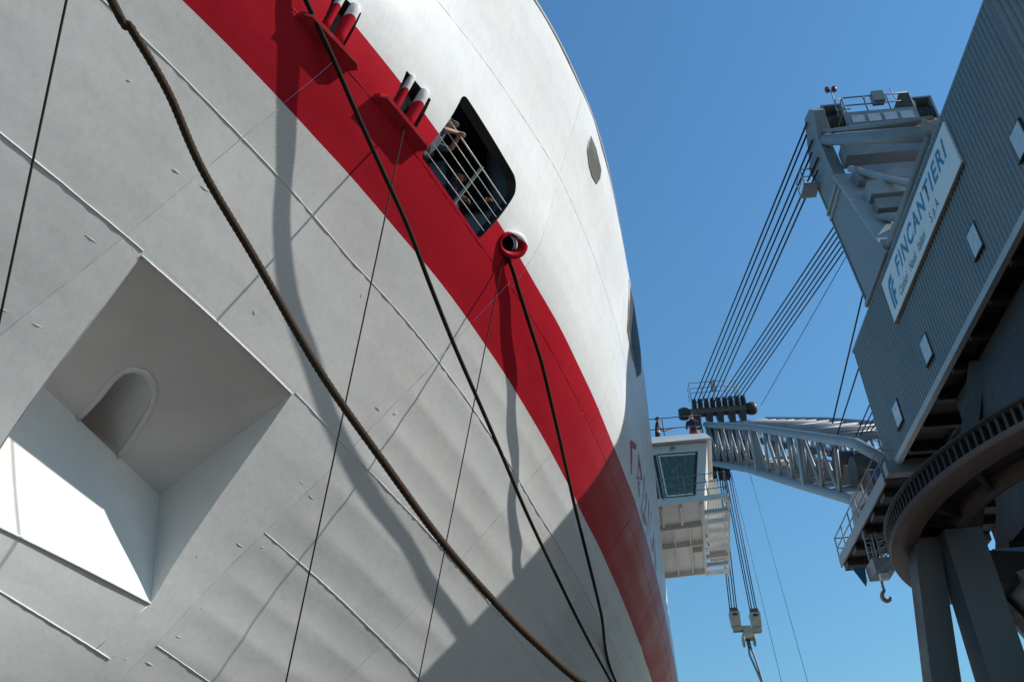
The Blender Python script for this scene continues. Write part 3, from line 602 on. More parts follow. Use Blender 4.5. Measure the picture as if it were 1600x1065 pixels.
# ------------------------------------------------------------------ ropes
def catmull(pts, step):
    P = [Vector(p) for p in pts]; P = [P[0] * 2 - P[1]] + P + [P[-1] * 2 - P[-2]]; out = []
    for i in range(1, len(P) - 2):
        a, b_, c, d = P[i - 1:i + 3]; k = max(1, int((c - b_).length / step))
        for q in range(k):
            t = q / k; out.append(0.5 * (2 * b_ + (c - a) * t + (2 * a - 5 * b_ + 4 * c - d) * t * t + (3 * b_ - a - 3 * c + d) * t ** 3))
    out.append(P[-2]); return out
def laid_rope(name, pts, r, m_, label, group, pitch=4.2, lobes=3, n=18):
    """a twisted three-strand rope"""
    C = catmull(pts, r * 0.5); b = MB(); ref = None; ang = 0; rings = []
    for i, p in enumerate(C):
        d = (C[min(i + 1, len(C) - 1)] - C[max(i - 1, 0)]).normalized()
        if ref is None: ref = d.cross(Vector((0, 0, 1))); ref.normalize()
        ref = (ref - d * ref.dot(d)).normalized(); e = d.cross(ref)
        if i: ang += (C[i] - C[i - 1]).length / (pitch * r) * 2 * math.pi / 1.0
        rings.append([b.pt(p + (ref * math.cos(t) + e * math.sin(t)) * r * (0.82 + 0.20 * abs(math.cos(lobes * 0.5 * (t - ang))))) for t in [2 * math.pi * j / n for j in range(n)]])
    for A, B in zip(rings[:-1], rings[1:]):
        for j in range(n): b.face([A[j], A[(j + 1) % n], B[(j + 1) % n], B[j]], 0, True)
    return tag(b.build(name, m_, None, C[0], fix=False), label, 'rope', group)
G1 = 'thick mooring ropes'
E3 = Vector((0, 0, EYE.z))
r1 = [(-2.87,4.47,6.64),(-2.84,4.59,6.57),(-2.73,4.79,6.47),(-2.66,5.00,6.34),(-2.55,5.20,6.22),(-2.48,5.45,6.04),(-2.38,5.69,5.85),(-2.21,5.97,5.63),(-2.05,6.27,5.36),(-1.83,6.53,5.12),(-1.61,6.92,4.66),(-1.45,7.10,4.45),(-1.15,7.47,4.07),(-0.93,7.95,3.84),(-0.72,8.29,3.65),(-0.47,8.64,3.44),(-0.23,8.95,3.23),(-0.02,9.17,3.06),(0.10,9.28,2.97),(0.25,9.42,2.85),(0.39,9.52,2.76),(0.62,9.62,2.65),(2.2,10.2,1.9),(5.5,11.5,-0.9),(6.0,11.8,-1.5)]
r1 = [(-4.6, -.6, 9.4), (-3.6, 2.0, 8.1)] + r1
laid_rope('mooring_rope', [Vector(p) + E3 for p in r1[:2] + r1[2:-5:2] + r1[-5:]], 0.035, 'rope', 'thick brown twisted rope sagging across the lower grey hull, nearest the viewer', G1)
r3 = [(7.1, -3.5, 11.25), (7.49,-3.41,11.03),(8.2,-3.29,10.76),(8.97,-3.18,10.46),(9.79,-3.05,10.14),(10.71,-2.93,9.86),(11.78,-2.86,9.57),(12.98,-2.78,9.29),(14.41,-2.68,9.05),(16.16,-2.58,8.83),(18.2,-2.48,8.6),(20.76,-2.33,8.41),(24.15,-2.15,8.26),(28.84,-1.88,8.2),(36, -.9, 6.9), (46, 2.0, 1.0), (49, 3.2, GZ + .1)]
laid_rope('mooring_rope', [SW(*p) for p in r3], 0.036, 'rope_dark', 'thick dark rope running from the upper roller fairlead down across the red stripe', G1)
r4 = [(12.95, -2.05, 11.15), (13.12,-1.82,10.98),(13.87,-1.76,10.81),(14.69,-1.71,10.61),(15.6,-1.66,10.43),(16.5,-1.65,10.19),(17.51,-1.65,9.96),(18.55,-1.65,9.68),(19.78,-1.66,9.44),(21.17,-1.66,9.22),(25.11,-1.71,8.95),(30.69,-1.86,8.71),(38, -.6, 6.9), (48, 2.6, .6), (50, 3.4, GZ + .1)]
laid_rope('mooring_rope', [SW(*p) for p in r4], 0.038, 'rope_dark', 'thick dark rope hanging from the oval chock in the red stripe', G1)
def thin(name, pts, r, m_, label, n=6, cat='rope', group='thin hanging lines'):
    b = MB(); b.path(pts, r, n); return tag(b.build(name, m_, None, pts[0]), label, cat, group)
pa, pb = Vector((9.70, -2.70, 10.95)), Vector((10.30, -3.19, 9.50)); thin('messenger_line', [SW(*pa), SW(*(pa + (pb - pa) * 9))], 0.0115, 'rope_dark', 'thin dark line hanging from the lower roller fairlead beside the deck opening')
pa, pb = Vector((13.08, -1.91, 10.92)), Vector((15.20, -3.23, 7.98)); thin('messenger_line', [SW(*pa), SW(*(pa + (pb - pa) * 3.9))], 0.0105, 'rope_dark', 'thin dark line hanging from the oval chock')
thin('messenger_line', [Vector(p) * .68 + E3 for p in ((-1.1, 1.0, 7.2), (-2.15, 3.08, 4.68), (-2.71, 4.19, 3.33), (-4.3, 7.35, -.5))], 0.0048, 'line', 'thin straight dark line at the far left, above the anchor pocket')


# ------------------------------------------------------------------ people
def person(name, loc, axes, joints, radii, edges, tags, mats, label, scale=1.0, hat=None, group=None):
    """one continuous skinned body; joints in local right / forward / up metres, axes = world vectors of right, forward, up"""
    rt, fd, up_ = axes; keys = list(joints); ix = {k: i for i, k in enumerate(keys)}
    P = [(rt * x + fd * y + up_ * z) * scale for x, y, z in joints.values()]
    me = bpy.data.meshes.new('tmp'); me.from_pydata(P, [(ix[a], ix[b_]) for a, b_ in edges], [])
    ob = bpy.data.objects.new('tmp', me); COL.objects.link(ob)
    sk_ = ob.modifiers.new('s', 'SKIN'); sk_.use_smooth_shade = True
    for i, k_ in enumerate(keys):
        r_ = radii[k_] * scale; d = me.skin_vertices[0].data[i]; d.radius = (r_, r_); d.use_root = (k_ == 'pelvis')
    sb = ob.modifiers.new('b', 'SUBSURF'); sb.levels = 2; sb.render_levels = 2
    dg = bpy.context.evaluated_depsgraph_get(); ev = ob.evaluated_get(dg); out = bpy.data.meshes.new_from_object(ev)
    bpy.data.objects.remove(ob)
    # face details joined into the same mesh: nose, ears
    bm = bmesh.new(); bm.from_mesh(out)
    hc = Vector((rt * joints['head'][0] + fd * joints['head'][1] + up_ * joints['head'][2]) * scale)
    hd = (Vector(fd) * .9 - Vector(up_) * .25).normalized(); hr = Vector(rt)
    def blob(c, r, sq=(1, 1, 1)):
        mtx = Matrix.Translation(c) @ Matrix.Diagonal((*sq, 1)); bmesh.ops.create_icosphere(bm, subdivisions=2, radius=r, matrix=mtx)
    blob(hc + hd * .105 * scale - Vector(up_) * .015 * scale, .018 * scale)
    for sgn in (-1, 1): blob(hc + hr * sgn * .088 * scale, .024 * scale); blob(hc + hd * .092 * scale + hr * sgn * .034 * scale + Vector(up_) * .022 * scale, .011 * scale)
    blob(hc + hd * .095 * scale - Vector(up_) * .06 * scale, .02 * scale, (1, 1, .5))
    bm.to_mesh(out); bm.free()
    order = ['skin', mats['top'], mats['legs'], 'blackcloth']
    for k_ in order: out.materials.append(M[k_])
    segs = [(Vector(P[ix[a]]), Vector(P[ix[b_]]), t) for (a, b_), t in zip(edges, tags)]
    code = {'skin': 0, 'top': 1, 'legs': 2, 'shoe': 3}
    for f in out.polygons:
        c = f.center; best = 9; bt = 'skin'
        for a, b_, t in segs:
            d = b_ - a; q = max(0, min(1, (c - a).dot(d) / max(d.length_squared, 1e-9))); dd = (c - (a + d * q)).length
            if dd < best: best = dd; bt = t
        f.material_index = code[bt]; f.use_smooth = True
    root = thing(name, loc, label, 'person', group)
    bo = bpy.data.objects.new('body', out); COL.objects.link(bo); bo.parent = root; ORG[bo.name] = Vector(loc)
    hm = bmesh.new(); mtx = Matrix.Translation(hc + Vector(up_) * .045 * scale - hd * .015 * scale)
    bmesh.ops.create_icosphere(hm, subdivisions=3, radius=.108 * scale, matrix=mtx)
    kill = [v for v in hm.verts if (v.co - hc).dot(Vector(up_) * .8 - hd * .55) < .012 * scale]
    bmesh.ops.delete(hm, geom=kill, context='VERTS')
    for v in hm.verts: v.co += Vector((random.uniform(-1, 1), random.uniform(-1, 1), random.uniform(-1, 1))) * .004 * scale
    if hat:
        c0 = hc + Vector(up_) * .055 * scale + hd * .1 * scale
        vs = [hm.verts.new(c0 + hr * (.075 * math.cos(t)) * scale + hd * (.085 * math.sin(t)) * scale - Vector(up_) * (.02 * math.sin(t)) * scale) for t in np.linspace(0, math.pi, 9)]
        vs2 = [hm.verts.new(v.co - Vector(up_) * .012 * scale) for v in vs]
        hm.faces.new(vs); hm.faces.new(vs2[::-1])
        for i in range(8): hm.faces.new((vs[i], vs2[i], vs2[i + 1], vs[i + 1]))
    hme = bpy.data.meshes.new('hair'); hm.to_mesh(hme); hm.free(); hme.materials.append(M[hat or 'hair'])
    for f in hme.polygons: f.use_smooth = True
    ho = bpy.data.objects.new('cap' if hat else 'hair', hme); COL.objects.link(ho); ho.parent = root; ORG[ho.name] = Vector(loc)
    return root
def skeleton(pose):
    """pose gives pelvis, chest, neck, head, elbows, hands, knees and feet; fingers grow from each palm"""
    J = {}; E_ = []; T = []; Rd = {}
    def add(k_, p, r_): J[k_] = Vector(p); Rd[k_] = r_
    def ed(a, b_, t): E_.append((a, b_)); T.append(t)
    g_ = pose
    add('pelvis', g_['pelvis'], .135); pel, chest, neck, head = (Vector(g_[k_]) for k_ in ('pelvis', 'chest', 'neck', 'head'))
    add('waist', pel.lerp(chest, .45), .125); add('chest', chest, .15); add('neck', neck, .058); add('chin', neck.lerp(head, .55), .068); add('head', head, .098)
    add('crown', head + (head - neck).normalized() * .075, .062)
    ed('pelvis', 'waist', 'top'); ed('waist', 'chest', 'top'); ed('chest', 'neck', 'top'); ed('neck', 'chin', 'skin'); ed('chin', 'head', 'skin'); ed('head', 'crown', 'skin')
    for sd_, sg in (('l', -1), ('r', 1)):
        sh = Vector(g_.get('shoulder_' + sd_, chest + Vector((sg * .19, 0, .05)))); el, ha = Vector(g_['elbow_' + sd_]), Vector(g_['hand_' + sd_])
        add('shoulder' + sd_, sh, .068); add('elbow' + sd_, el, .047); add('wrist' + sd_, ha, .031)
        d = (ha - el).normalized(); side = d.cross(Vector((0, 0, 1)))
        if side.length < .1: side = Vector((1, 0, 0))
        side.normalize(); add('palm' + sd_, ha + d * .06, .036)
        ed('chest', 'shoulder' + sd_, 'top'); ed('shoulder' + sd_, 'elbow' + sd_, 'top'); ed('elbow' + sd_, 'wrist' + sd_, g_.get('sleeve', 'top')); ed('wrist' + sd_, 'palm' + sd_, 'skin')
        for q, (o_, ln) in enumerate(((-.033, .07), (-.011, .085), (.011, .08), (.033, .062))):
            a = ha + d * .095 + side * o_; add('f%d%sa' % (q, sd_), a, .0105); add('f%d%sb' % (q, sd_), a + d * ln * .55 + Vector((0, 0, -.02)), .0095); add('f%d%sc' % (q, sd_), a + d * ln * .7 + Vector((0, 0, -.05)), .0085)
            ed('palm' + sd_, 'f%d%sa' % (q, sd_), 'skin'); ed('f%d%sa' % (q, sd_), 'f%d%sb' % (q, sd_), 'skin'); ed('f%d%sb' % (q, sd_), 'f%d%sc' % (q, sd_), 'skin')
        a = ha + d * .04 - side * sg * .05; add('t%sa' % sd_, a, .012); add('t%sb' % sd_, a + d * .045 - side * sg * .012, .010); ed('palm' + sd_, 't%sa' % sd_, 'skin'); ed('t%sa' % sd_, 't%sb' % sd_, 'skin')
        hip = pel + Vector((sg * .10, 0, -.05)); kn, ft = Vector(g_['knee_' + sd_]), Vector(g_['foot_' + sd_])
        add('hip' + sd_, hip, .105); add('knee' + sd_, kn, .066); add('ankle' + sd_, ft, .046); add('toe' + sd_, ft + Vector((0, .17, -.04)), .04)
        ed('pelvis', 'hip' + sd_, 'legs'); ed('hip' + sd_, 'knee' + sd_, 'legs'); ed('knee' + sd_, 'ankle' + sd_, 'legs'); ed('ankle' + sd_, 'toe' + sd_, 'shoe')
    return {k_: tuple(v) for k_, v in J.items()}, Rd, E_, T
RT = SW(-1, 0, 0) - SW(0, 0, 0); OUT = SW(0, 1, 0) - SW(0, 0, 0); AFT = -RT; UP = Vector((0, 0, 1))     # someone facing outboard has the bow on the right hand... seen from the quay
legs_ = dict(knee_l=(-.12, -.12, .47), foot_l=(-.13, -.30, .08), knee_r=(.12, -.12, .47), foot_r=(.13, -.30, .08))
# 1: leaning on the rail, hands clasped outside it
ps = dict(pelvis=(0, -.30, .86), chest=(0, -.02, 1.12), neck=(0, .13, 1.24), head=(0, .22, 1.36), elbow_l=(-.22, .20, 1.06), hand_l=(-.05, .36, 1.10), elbow_r=(.22, .20, 1.06), hand_r=(.05, .37, 1.12), sleeve='skin',
          knee_l=(-.12, -.45, .47), foot_l=(-.13, -.85, .08), knee_r=(.12, -.45, .47), foot_r=(.13, -.85, .08))
J, Rd, E_, T = skeleton(ps)
person('person', SW(10.66, -2.50, 10.42), (RT, OUT, UP), J, Rd, E_, T, dict(top='shirt', legs='navy'), 'person in a pale cap and blue-grey shirt leaning on the ship rail with hands clasped', 1.0, 'cap', 'people at the deck opening')
# 2: standing behind the rail, arm reaching to the stanchion
ps = dict(pelvis=(0, 0, .92), chest=(0, .10, 1.32), neck=(0, .14, 1.47), head=(0, .18, 1.61), elbow_l=(-.34, .22, 1.16), hand_l=(-.48, .42, 1.20), elbow_r=(.28, .05, 1.08), hand_r=(.22, .22, .95), **legs_)
J, Rd, E_, T = skeleton(ps)
person('person', SW(11.42, -2.98, 10.50), (RT, OUT, UP), J, Rd, E_, T, dict(top='navy', legs='navy'), 'dark-haired person in navy overalls behind the rail, one hand by the stanchion', 0.98, None, 'people at the deck opening')
ps = dict(pelvis=(0, 0, .92), chest=(0, .10, 1.32), neck=(0, .14, 1.47), head=(0, .18, 1.61), elbow_l=(-.30, .30, 1.20), hand_l=(-.20, .55, 1.16), elbow_r=(.26, .06, 1.06), hand_r=(.24, .25, .92), **legs_)
J, Rd, E_, T = skeleton(ps)
person('person', SW(12.12, -2.58, 10.50), (RT, OUT, UP), J, Rd, E_, T, dict(top='navy', legs='navy'), 'person in dark blue at the aft end of the deck opening, gripping the top rail', 0.98, None, 'people at the deck opening')
# 4, 5: on the bridge-wing roof
FW = SW(-1, 0, 0) - SW(0, 0, 0)
ps = dict(pelvis=(0, 0, .92), chest=(0, .06, 1.32), neck=(0, .08, 1.47), head=(0, .12, 1.61), elbow_l=(-.22, .02, 1.08), hand_l=(-.2, .2, 1.0), elbow_r=(.34, .30, 1.22), hand_r=(.42, .62, 1.34), sleeve='skin', **legs_)
J, Rd, E_, T = skeleton(ps)
person('person', SW(42.5, .72, 22.34), (FW * -1, OUT, UP), J, Rd, E_, T, dict(top='blackcloth', legs='blackcloth'), 'person in black with an outstretched arm on the bridge wing roof', 1.12, None, 'people on the bridge wing roof')
ps = dict(pelvis=(0, 0, .92), chest=(0, .06, 1.32), neck=(0, .08, 1.47), head=(0, .12, 1.61), elbow_l=(-.26, .05, 1.08), hand_l=(-.2, .25, 1.0), elbow_r=(.26, .05, 1.08), hand_r=(.2, .25, 1.0), **legs_)
J, Rd, E_, T = skeleton(ps)
person('person', SW(42.6, 2.42, 22.24), (OUT, FW, UP), J, Rd, E_, T, dict(top='navy', legs='redcloth'), 'person in a dark top and red trousers at the roof corner of the bridge wing', 1.15, None, 'people on the bridge wing roof')

# ------------------------------------------------------------------ the shipyard crane
crane = thing('portal_crane', CW(27.1, 18.9, GZ), 'large blue-grey shipyard portal crane with corrugated machine house and lattice jib', 'crane')
U0, U1, V0, V1, Zb, Zt = 20.42, 39.9, 14.8, 21.0, 19.42, 25.68
def corr(name, p0, p1, z0, z1, outv, pitch=0.25, amp=0.05, m_='siding'):
    """trapezoidal sheet running from p0 to p1"""
    p0, p1, outv = Vector(p0), Vector(p1), Vector(outv); L = (p1 - p0).length; n = int(L / pitch); b = CM(); pr = []
    for i in range(n):
        for t, o in ((0, 0), (.22, 0), (.36, 1), (.64, 1), (.78, 0)): pr.append((i + t, o))
    pr.append((n, 0)); lo = []; hi = []
    for t, o in pr:
        q = p0 + (p1 - p0) * (t / n) + outv * (o * amp); lo.append(b.pt((q.x, q.y, z0))); hi.append(b.pt((q.x, q.y, z1)))
    for i in range(len(pr) - 1): b.face([lo[i], lo[i + 1], hi[i + 1], hi[i]])
    return b.build(name, m_, crane, fix=False)
corr('siding', (U0, V0, 0), (U1, V0, 0), Zb, Zt, (0, -1, 0)); corr('siding', (U0, V1, 0), (U0, V0, 0), Zb, Zt, (-1, 0, 0)); corr('siding', (U1, V0, 0), (U1, V1, 0), Zb, Zt, (1, 0, 0)); corr('siding', (U1, V1, 0), (U0, V1, 0), Zb, Zt, (0, 1, 0))
b = CM(); b.box((U0 - .15, V0 - .02, Zt), (U1 + .15, V1 + .12, Zt + .12)); b.build('roof', 'crane', crane)
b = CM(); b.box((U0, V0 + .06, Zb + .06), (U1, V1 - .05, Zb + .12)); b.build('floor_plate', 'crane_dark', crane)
b = CM(); b.box((U0 - .1, V0 - .06, Zb - .28), (U1 + .1, V0 + .16, Zb - .003)); b.build('base_channel', 'crane_light', crane)
b = CM(); b.box((U0 - .1, V1 - .16, Zb - .28), (U1 + .1, V1 + .06, Zb - .003)); b.build('base_channel', 'crane', crane)
for u_ in np.arange(U0 + .8, U1, 2.05):
    b = CM(); b.box((u_ - .11, V0 + .17, Zb - .42), (u_ + .11, V1 - .17, Zb + .055)); b.build('floor_beam', 'crane_dark', crane)
for v_ in (16.5, 17.7, 19.3):
    for q, u_ in enumerate(np.arange(U0 + .8, U1 - 2, 2.05)):
        b = CM(); b.box((u_ + .115, v_ - .06, Zb - .22), (u_ + 1.935, v_ + .06, Zb + .055)); b.build('floor_stiffener', 'crane_dark', crane)
for u_ in (21.9, 26.3, 32.4, 37.0):
    wz = 20.9 + 0.03 * (26 - u_)
    b = CM(); b.box((u_ - .42, V0 - .085, wz - .55), (u_ + .42, V0 - .02, wz + .5)); wn = b.build('window', 'crane_dark', crane)
    b = CM(); b.box((u_ - .36, V0 - .10, wz - .48), (u_ + .36, V0 - .087, wz + .44)); b.build('pane', 'pane', wn)
    b = CM(); b.hexa([(u_ - .45, V0 - .15, wz - .60), (u_ + .45, V0 - .15, wz - .60), (u_ + .45, V0 - .02, wz - .57), (u_ - .45, V0 - .02, wz - .57)], [(u_ - .45, V0 - .15, wz - .57), (u_ + .45, V0 - .15, wz - .57), (u_ + .45, V0 - .02, wz - .54), (u_ - .45, V0 - .02, wz - .54)]); b.build('sill', 'crane_dark', wn)
# sign board
SG0, SG1, SZ0, SZ1 = 34.15, 25.05, 23.22, 25.22       # far end, near end, bottom, top
sign = CM(); sign.box((SG1, V0 - .16, SZ0), (SG0, V0 - .08, SZ1)); sgn = sign.build('sign_board', 'signboard', crane)
fr = CM()
fr.box((SG1 - .03, V0 - .17, SZ0 - .05), (SG0 + .03, V0 - .06, SZ0 - .002)); fr.build('sign_frame', 'hook', sgn)
def sign_text(txt, x0, x1, zc, h, m_, shear=0.0, bold=0.0, space=1.0, off=.163):
    cu = bpy.data.curves.new('t', 'FONT'); cu.body = txt; cu.size = 1; cu.shear = shear; cu.offset = bold; cu.space_character = space
    ob = bpy.data.objects.new('t', cu); COL.objects.link(ob); dg = bpy.context.evaluated_depsgraph_get(); me = bpy.data.meshes.new_from_object(ob.evaluated_get(dg)); bpy.data.objects.remove(ob)
    co = np.array([v.co[:] for v in me.vertices]); mn, mx = co.min(0), co.max(0); org = ORG[sgn.name]; L = SG0 - SG1
    capx = 0.70
    for v in me.vertices:
        fx = (v.co.x - mn[0]) / (mx[0] - mn[0]); x_ = x0 + (x1 - x0) * fx; y_ = zc - h / 2 + h * v.co.y / capx
        v.co = CW(SG0 - L * x_, V0 - off, SZ1 - (1 - y_) * (SZ1 - SZ0)) - org
    me.materials.append(M[m_]); return link_mesh('sign_lettering', me, sgn)
sign_text('FINCANTIERI', .195, .945, .68, .36, 'signblue', .22, .030, 1.24)
for wd_, xa_, xb_ in (('Cantieri', .155, .285), ('Navali', .325, .42), ('Italiani', .455, .555)): sign_text(wd_, xa_, xb_, .235, .20, 'black', .18, .006, 1.0)
sign_text('S. p. A.', .635, .75, .235, .20, 'black', .18, .006, 1.0)
def sg(x, y, off=.163): return (SG0 - (SG0 - SG1) * x, V0 - off, SZ0 + (SZ1 - SZ0) * y)
for outline in ([(.045, .16), (.068, .16), (.072, .52), (.082, .66), (.125, .70), (.130, .82), (.080, .80), (.058, .70), (.050, .52)], [(.076, .16), (.098, .16), (.100, .34), (.122, .36), (.125, .47), (.101, .46), (.106, .56), (.134, .59), (.136, .68), (.098, .64), (.082, .56), (.078, .40)]):
    b = CM(); t2 = tessellate_polygon([[Vector((x, y, 0)) for x, y in outline]]); i_ = [b.pt(sg(x, y)) for x, y in outline]
    for t in t2: b.face([i_[q] for q in t])
    b.build('sign_emblem', 'signblue', sgn)

# A-frame mast: two plate legs, cross beams, back struts, head sheaves, top platform
def mast_leg(v_, th):
    prof = [(32.95, 25.85), (35.6, 32.8), (36.1, 35.9), (35.5, 37.3), (36.0, 37.95), (37.0, 38.3), (38.25, 36.15), (36.45, 25.85)]
    b = CM(); b.hexa([(u_, v_, z_) for u_, z_ in prof], [(u_, v_ + th, z_) for u_, z_ in prof]); o = b.build('mast_leg', 'crane', crane)
    b = CM(); b.beam((32.85, v_ + th / 2 + .12, 25.85), (35.55, v_ + th / 2 + .12, 32.85), th + .5, .10, (1, 0, -.4)); b.build('flange', 'crane_light', o)
    b = CM(); b.beam((36.55, v_ + th / 2, 25.85), (38.30, v_ + th / 2, 36.1), th + .1, .10, (1, 0, 0)); b.build('flange', 'crane', o)
    b = CM(); b.hexa([(32.9, v_ - .14, 25.81), (36.6, v_ - .14, 25.81), (36.6, v_ + th, 25.81), (32.9, v_ + th, 25.81)], [(32.9, v_ - .14, 26.6), (36.6, v_ - .14, 26.0), (36.6, v_ + th, 26.0), (32.9, v_ + th, 26.6)]); b.build('foot_plate', 'crane', o)
    for t in (.86, .93):
        b = CM(); u_, z_ = 32.95 + 2.65 * t, 25.85 + 7 * t; b.box((u_ + .2, v_ - .10, z_ - .06), (u_ + 2.4, v_ - .002, z_ + .06)); b.build('stiffener', 'crane_light', o)
    # sheave housing
    b = CM(); b.box((35.9, v_ + th + .02, 36.2), (37.5, v_ + th + .12, 37.95)); b.build('cheek_plate', 'crane', o)
    b = CM(); b.box((35.9, v_ + th + .98, 36.2), (37.5, v_ + th + 1.08, 37.95)); b.build('cheek_plate', 'crane', o)
    b = CM(); b.box((35.9, v_ + th + .02, 37.97), (37.5, v_ + th + 1.08, 38.06)); b.build('head_cap', 'crane', o)
    for q in range(4):
        b = CM(); b.revolve([(.1, -.07), (.78, -.07), (.70, 0), (.78, .07), (.1, .07)], (36.7, v_ + th + .25 + q * .2, 37.05), (0, 1, 0), 22); b.build('sheave', 'grease', o)
    return o
mast_leg(14.8, .55); mast_leg(19.3, .55)
def cbeam(name, p, q, wd, ht, m_='crane', up=(0, 0, 1)):
    b = CM(); b.beam(p, q, wd, ht, up); return b.build(name, m_, crane)
cbeam('cross_beam', (35.3, 15.36, 33.9), (35.3, 19.29, 33.9), .9, 1.0); cbeam('cross_beam', (34.9, 15.36, 31.9), (34.9, 19.29, 31.9), .8, .9); cbeam('cross_beam', (34.2, 15.36, 30.3), (34.2, 19.29, 30.3), .9, .8, 'crane_light'); cbeam('cross_beam', (34.0, 15.36, 29.2), (34.0, 19.29, 29.2), .8, .6, 'crane')
def ctube(name, p, q, r, m_='crane', n=12):
    b = CM(); b.tube(p, q, r, n=n); return b.build(name, m_, crane)
for v_ in (15.1, 19.6):
    ctube('back_strut', (35.9, v_, 35.6), (26.5, v_, 26.1), .30, 'crane'); ctube('back_strut', (35.9, v_, 36.2), (26.4, v_, 26.8), .09)
    cbeam('strut_bracket', (26.2, v_, 25.8), (26.9, v_, 26.9), .5, .6, 'hook')
ctube('diagonal_brace', (34.9, 15.3, 32.6), (30.7, 18.6, 25.9), .16, 'crane_light'); ctube('diagonal_brace', (33.9, 15.3, 28.6), (30.7, 17.5, 25.9), .2, 'crane_light'); ctube('diagonal_brace', (34.9, 19.3, 31.2), (33, 15.5, 26.0), .12)
ctube('roof_tube', (33.1, 14.95, 26.15), (26.6, 14.95, 26.15), .22, 'crane')
b = CM(); b.box((33.2, 15.5, 25.8), (35.6, 19.2, 27.6)); b.build('winch_house', 'crane_dark', crane)
for q in range(14):
    a = Vector((34.6 + random.uniform(-.8, .8), 15.9 + q * .25, 30.2)); ctube('luffing_wire', a, (34 + random.uniform(-1, 1), 16.2 + q * .2, 26.0), .03, 'wire', 5)
# platform at the mast head
pl = CM(); pl.box((34.7, 15.9, 35.5), (36.2, 19.2, 35.62)); plat = pl.build('mast_platform', 'crane', crane)
b = CM(); b.box((34.6, 15.85, 35.1), (34.72, 19.25, 36.02)); b.build('fascia', 'crane', plat)
for q in range(4):
    b = CM(); b.box((34.56, 16.05 + q * .78, 35.25), (34.596, 16.65 + q * .78, 35.75)); b.build('floodlight_panel', 'pane', plat)
for z_ in (36.55, 37.1):
    b = CM(); b.path([(36.1, 15.95, z_), (34.66, 15.95, z_), (34.66, 19.2, z_), (36.1, 19.2, z_)], .04, 6); b.build('handrail', 'crane', plat)
for v_ in (15.95, 17.0, 18.1, 19.2):
    b = CM(); b.tube((34.66, v_, 35.6), (34.66, v_, 37.12), .05, n=6); b.build('rail_post', 'crane', plat)
b = CM(); b.box((34.5, 17.4, 36.6), (34.9, 17.95, 37.25)); b.build('junction_box', 'crane', plat)
b = CM(); b.path([(34.66, 16.0, 37.1), (34.66, 15.6, 37.0), (34.66, 15.5, 36.3), (34.66, 16.2, 36.3)], .035, 6); b.build('ladder_hoop', 'crane', plat)
b = CM(); b.tube((36, 16.13, 37.1), (36, 16.18, 39.15), .035, n=6); mastp = b.build('beacon_pole', 'crane_light', plat)
for dv in (-.17, .17):
    b = CM(); b.revolve([(0.0, -.16), (.12, -.14), (.14, 0), (.11, .13), (0.0, .18)], (36, 16.18 + dv, 39.25), (0, 0, 1), 10); b.build('beacon_lens', 'beacon', mastp)
b = CM(); b.tube((36, 16.01, 39.1), (36, 16.35, 39.1), .03, n=6); b.build('beacon_arm', 'crane', mastp)
b = CM(); b.tube((36, 19.3, 37.3), (36, 19.12, 39.0), .03, n=6); b.build('antenna', 'crane_light', plat)
b = CM(); b.box((34.6, 18.7, 36.0), (36.0, 19.15, 37.0)); b.build('winch', 'crane_dark', plat)
# small side platform on the mast
b = CM(); b.box((37.6, 14.0, 34.3), (38.6, 14.78, 34.4)); sp = b.build('side_platform', 'crane', crane)
for z_ in (34.85, 35.35):
    b = CM(); b.path([(37.6, 14.76, z_), (37.6, 14.02, z_), (38.6, 14.02, z_), (38.6, 14.76, z_)], .03, 6); b.build('handrail', 'crane', sp)
for u_ in (37.6, 38.6):
    b = CM(); b.tube((u_, 14.02, 34.35), (u_, 14.02, 35.38), .03, n=6); b.build('rail_post', 'crane', sp)

# jib: four chords, side and bottom lacing
VA, VB = 14.95, 20.65
up_ch = [(40.2, 20.0), (43.6, 22.8), (64.6, 35.8), (79.0, 44.3), (81.5, 45.8)]; lo_ch = [(45.0, 20.3), (46.8, 21.4), (57.5, 27.8), (67.6, 33.9), (81.0, 41.5)]
def on_ch(ch, u_):
    for (a, za), (b_, zb) in zip(ch[:-1], ch[1:]):
        if a <= u_ <= b_: return za + (zb - za) * (u_ - a) / (b_ - a)
    return ch[-1][1]
jib = CM(); jib.path([(a, VA, z_) for a, z_ in up_ch], .27, 12); jb = jib.build('jib_chord', 'boom', crane)
for ch, v_, r_ in ((up_ch, VB, .27), (lo_ch, VA, .27), (lo_ch, VB, .27)):
    b = CM(); b.path([(a, v_, z_) for a, z_ in ch], r_, 12); b.build('jib_chord', 'boom', crane)
us = list(np.linspace(46.5, 80.0, 13)); ul = [us[0]] + [(a + b_) / 2 + .4 for a, b_ in zip(us[:-1], us[1:])]
for v_ in (VA, VB):
    for i in range(len(us) - 1):
        p = (us[i], v_, on_ch(up_ch, us[i])); q = (us[i] + 1.45, v_, on_ch(lo_ch, us[i] + 1.45)); r_ = (us[i + 1], v_, on_ch(up_ch, us[i + 1]))
        ctube('jib_lacing', p, q, .12, 'boom', 8); ctube('jib_lacing', q, r_, .12, 'boom', 8)
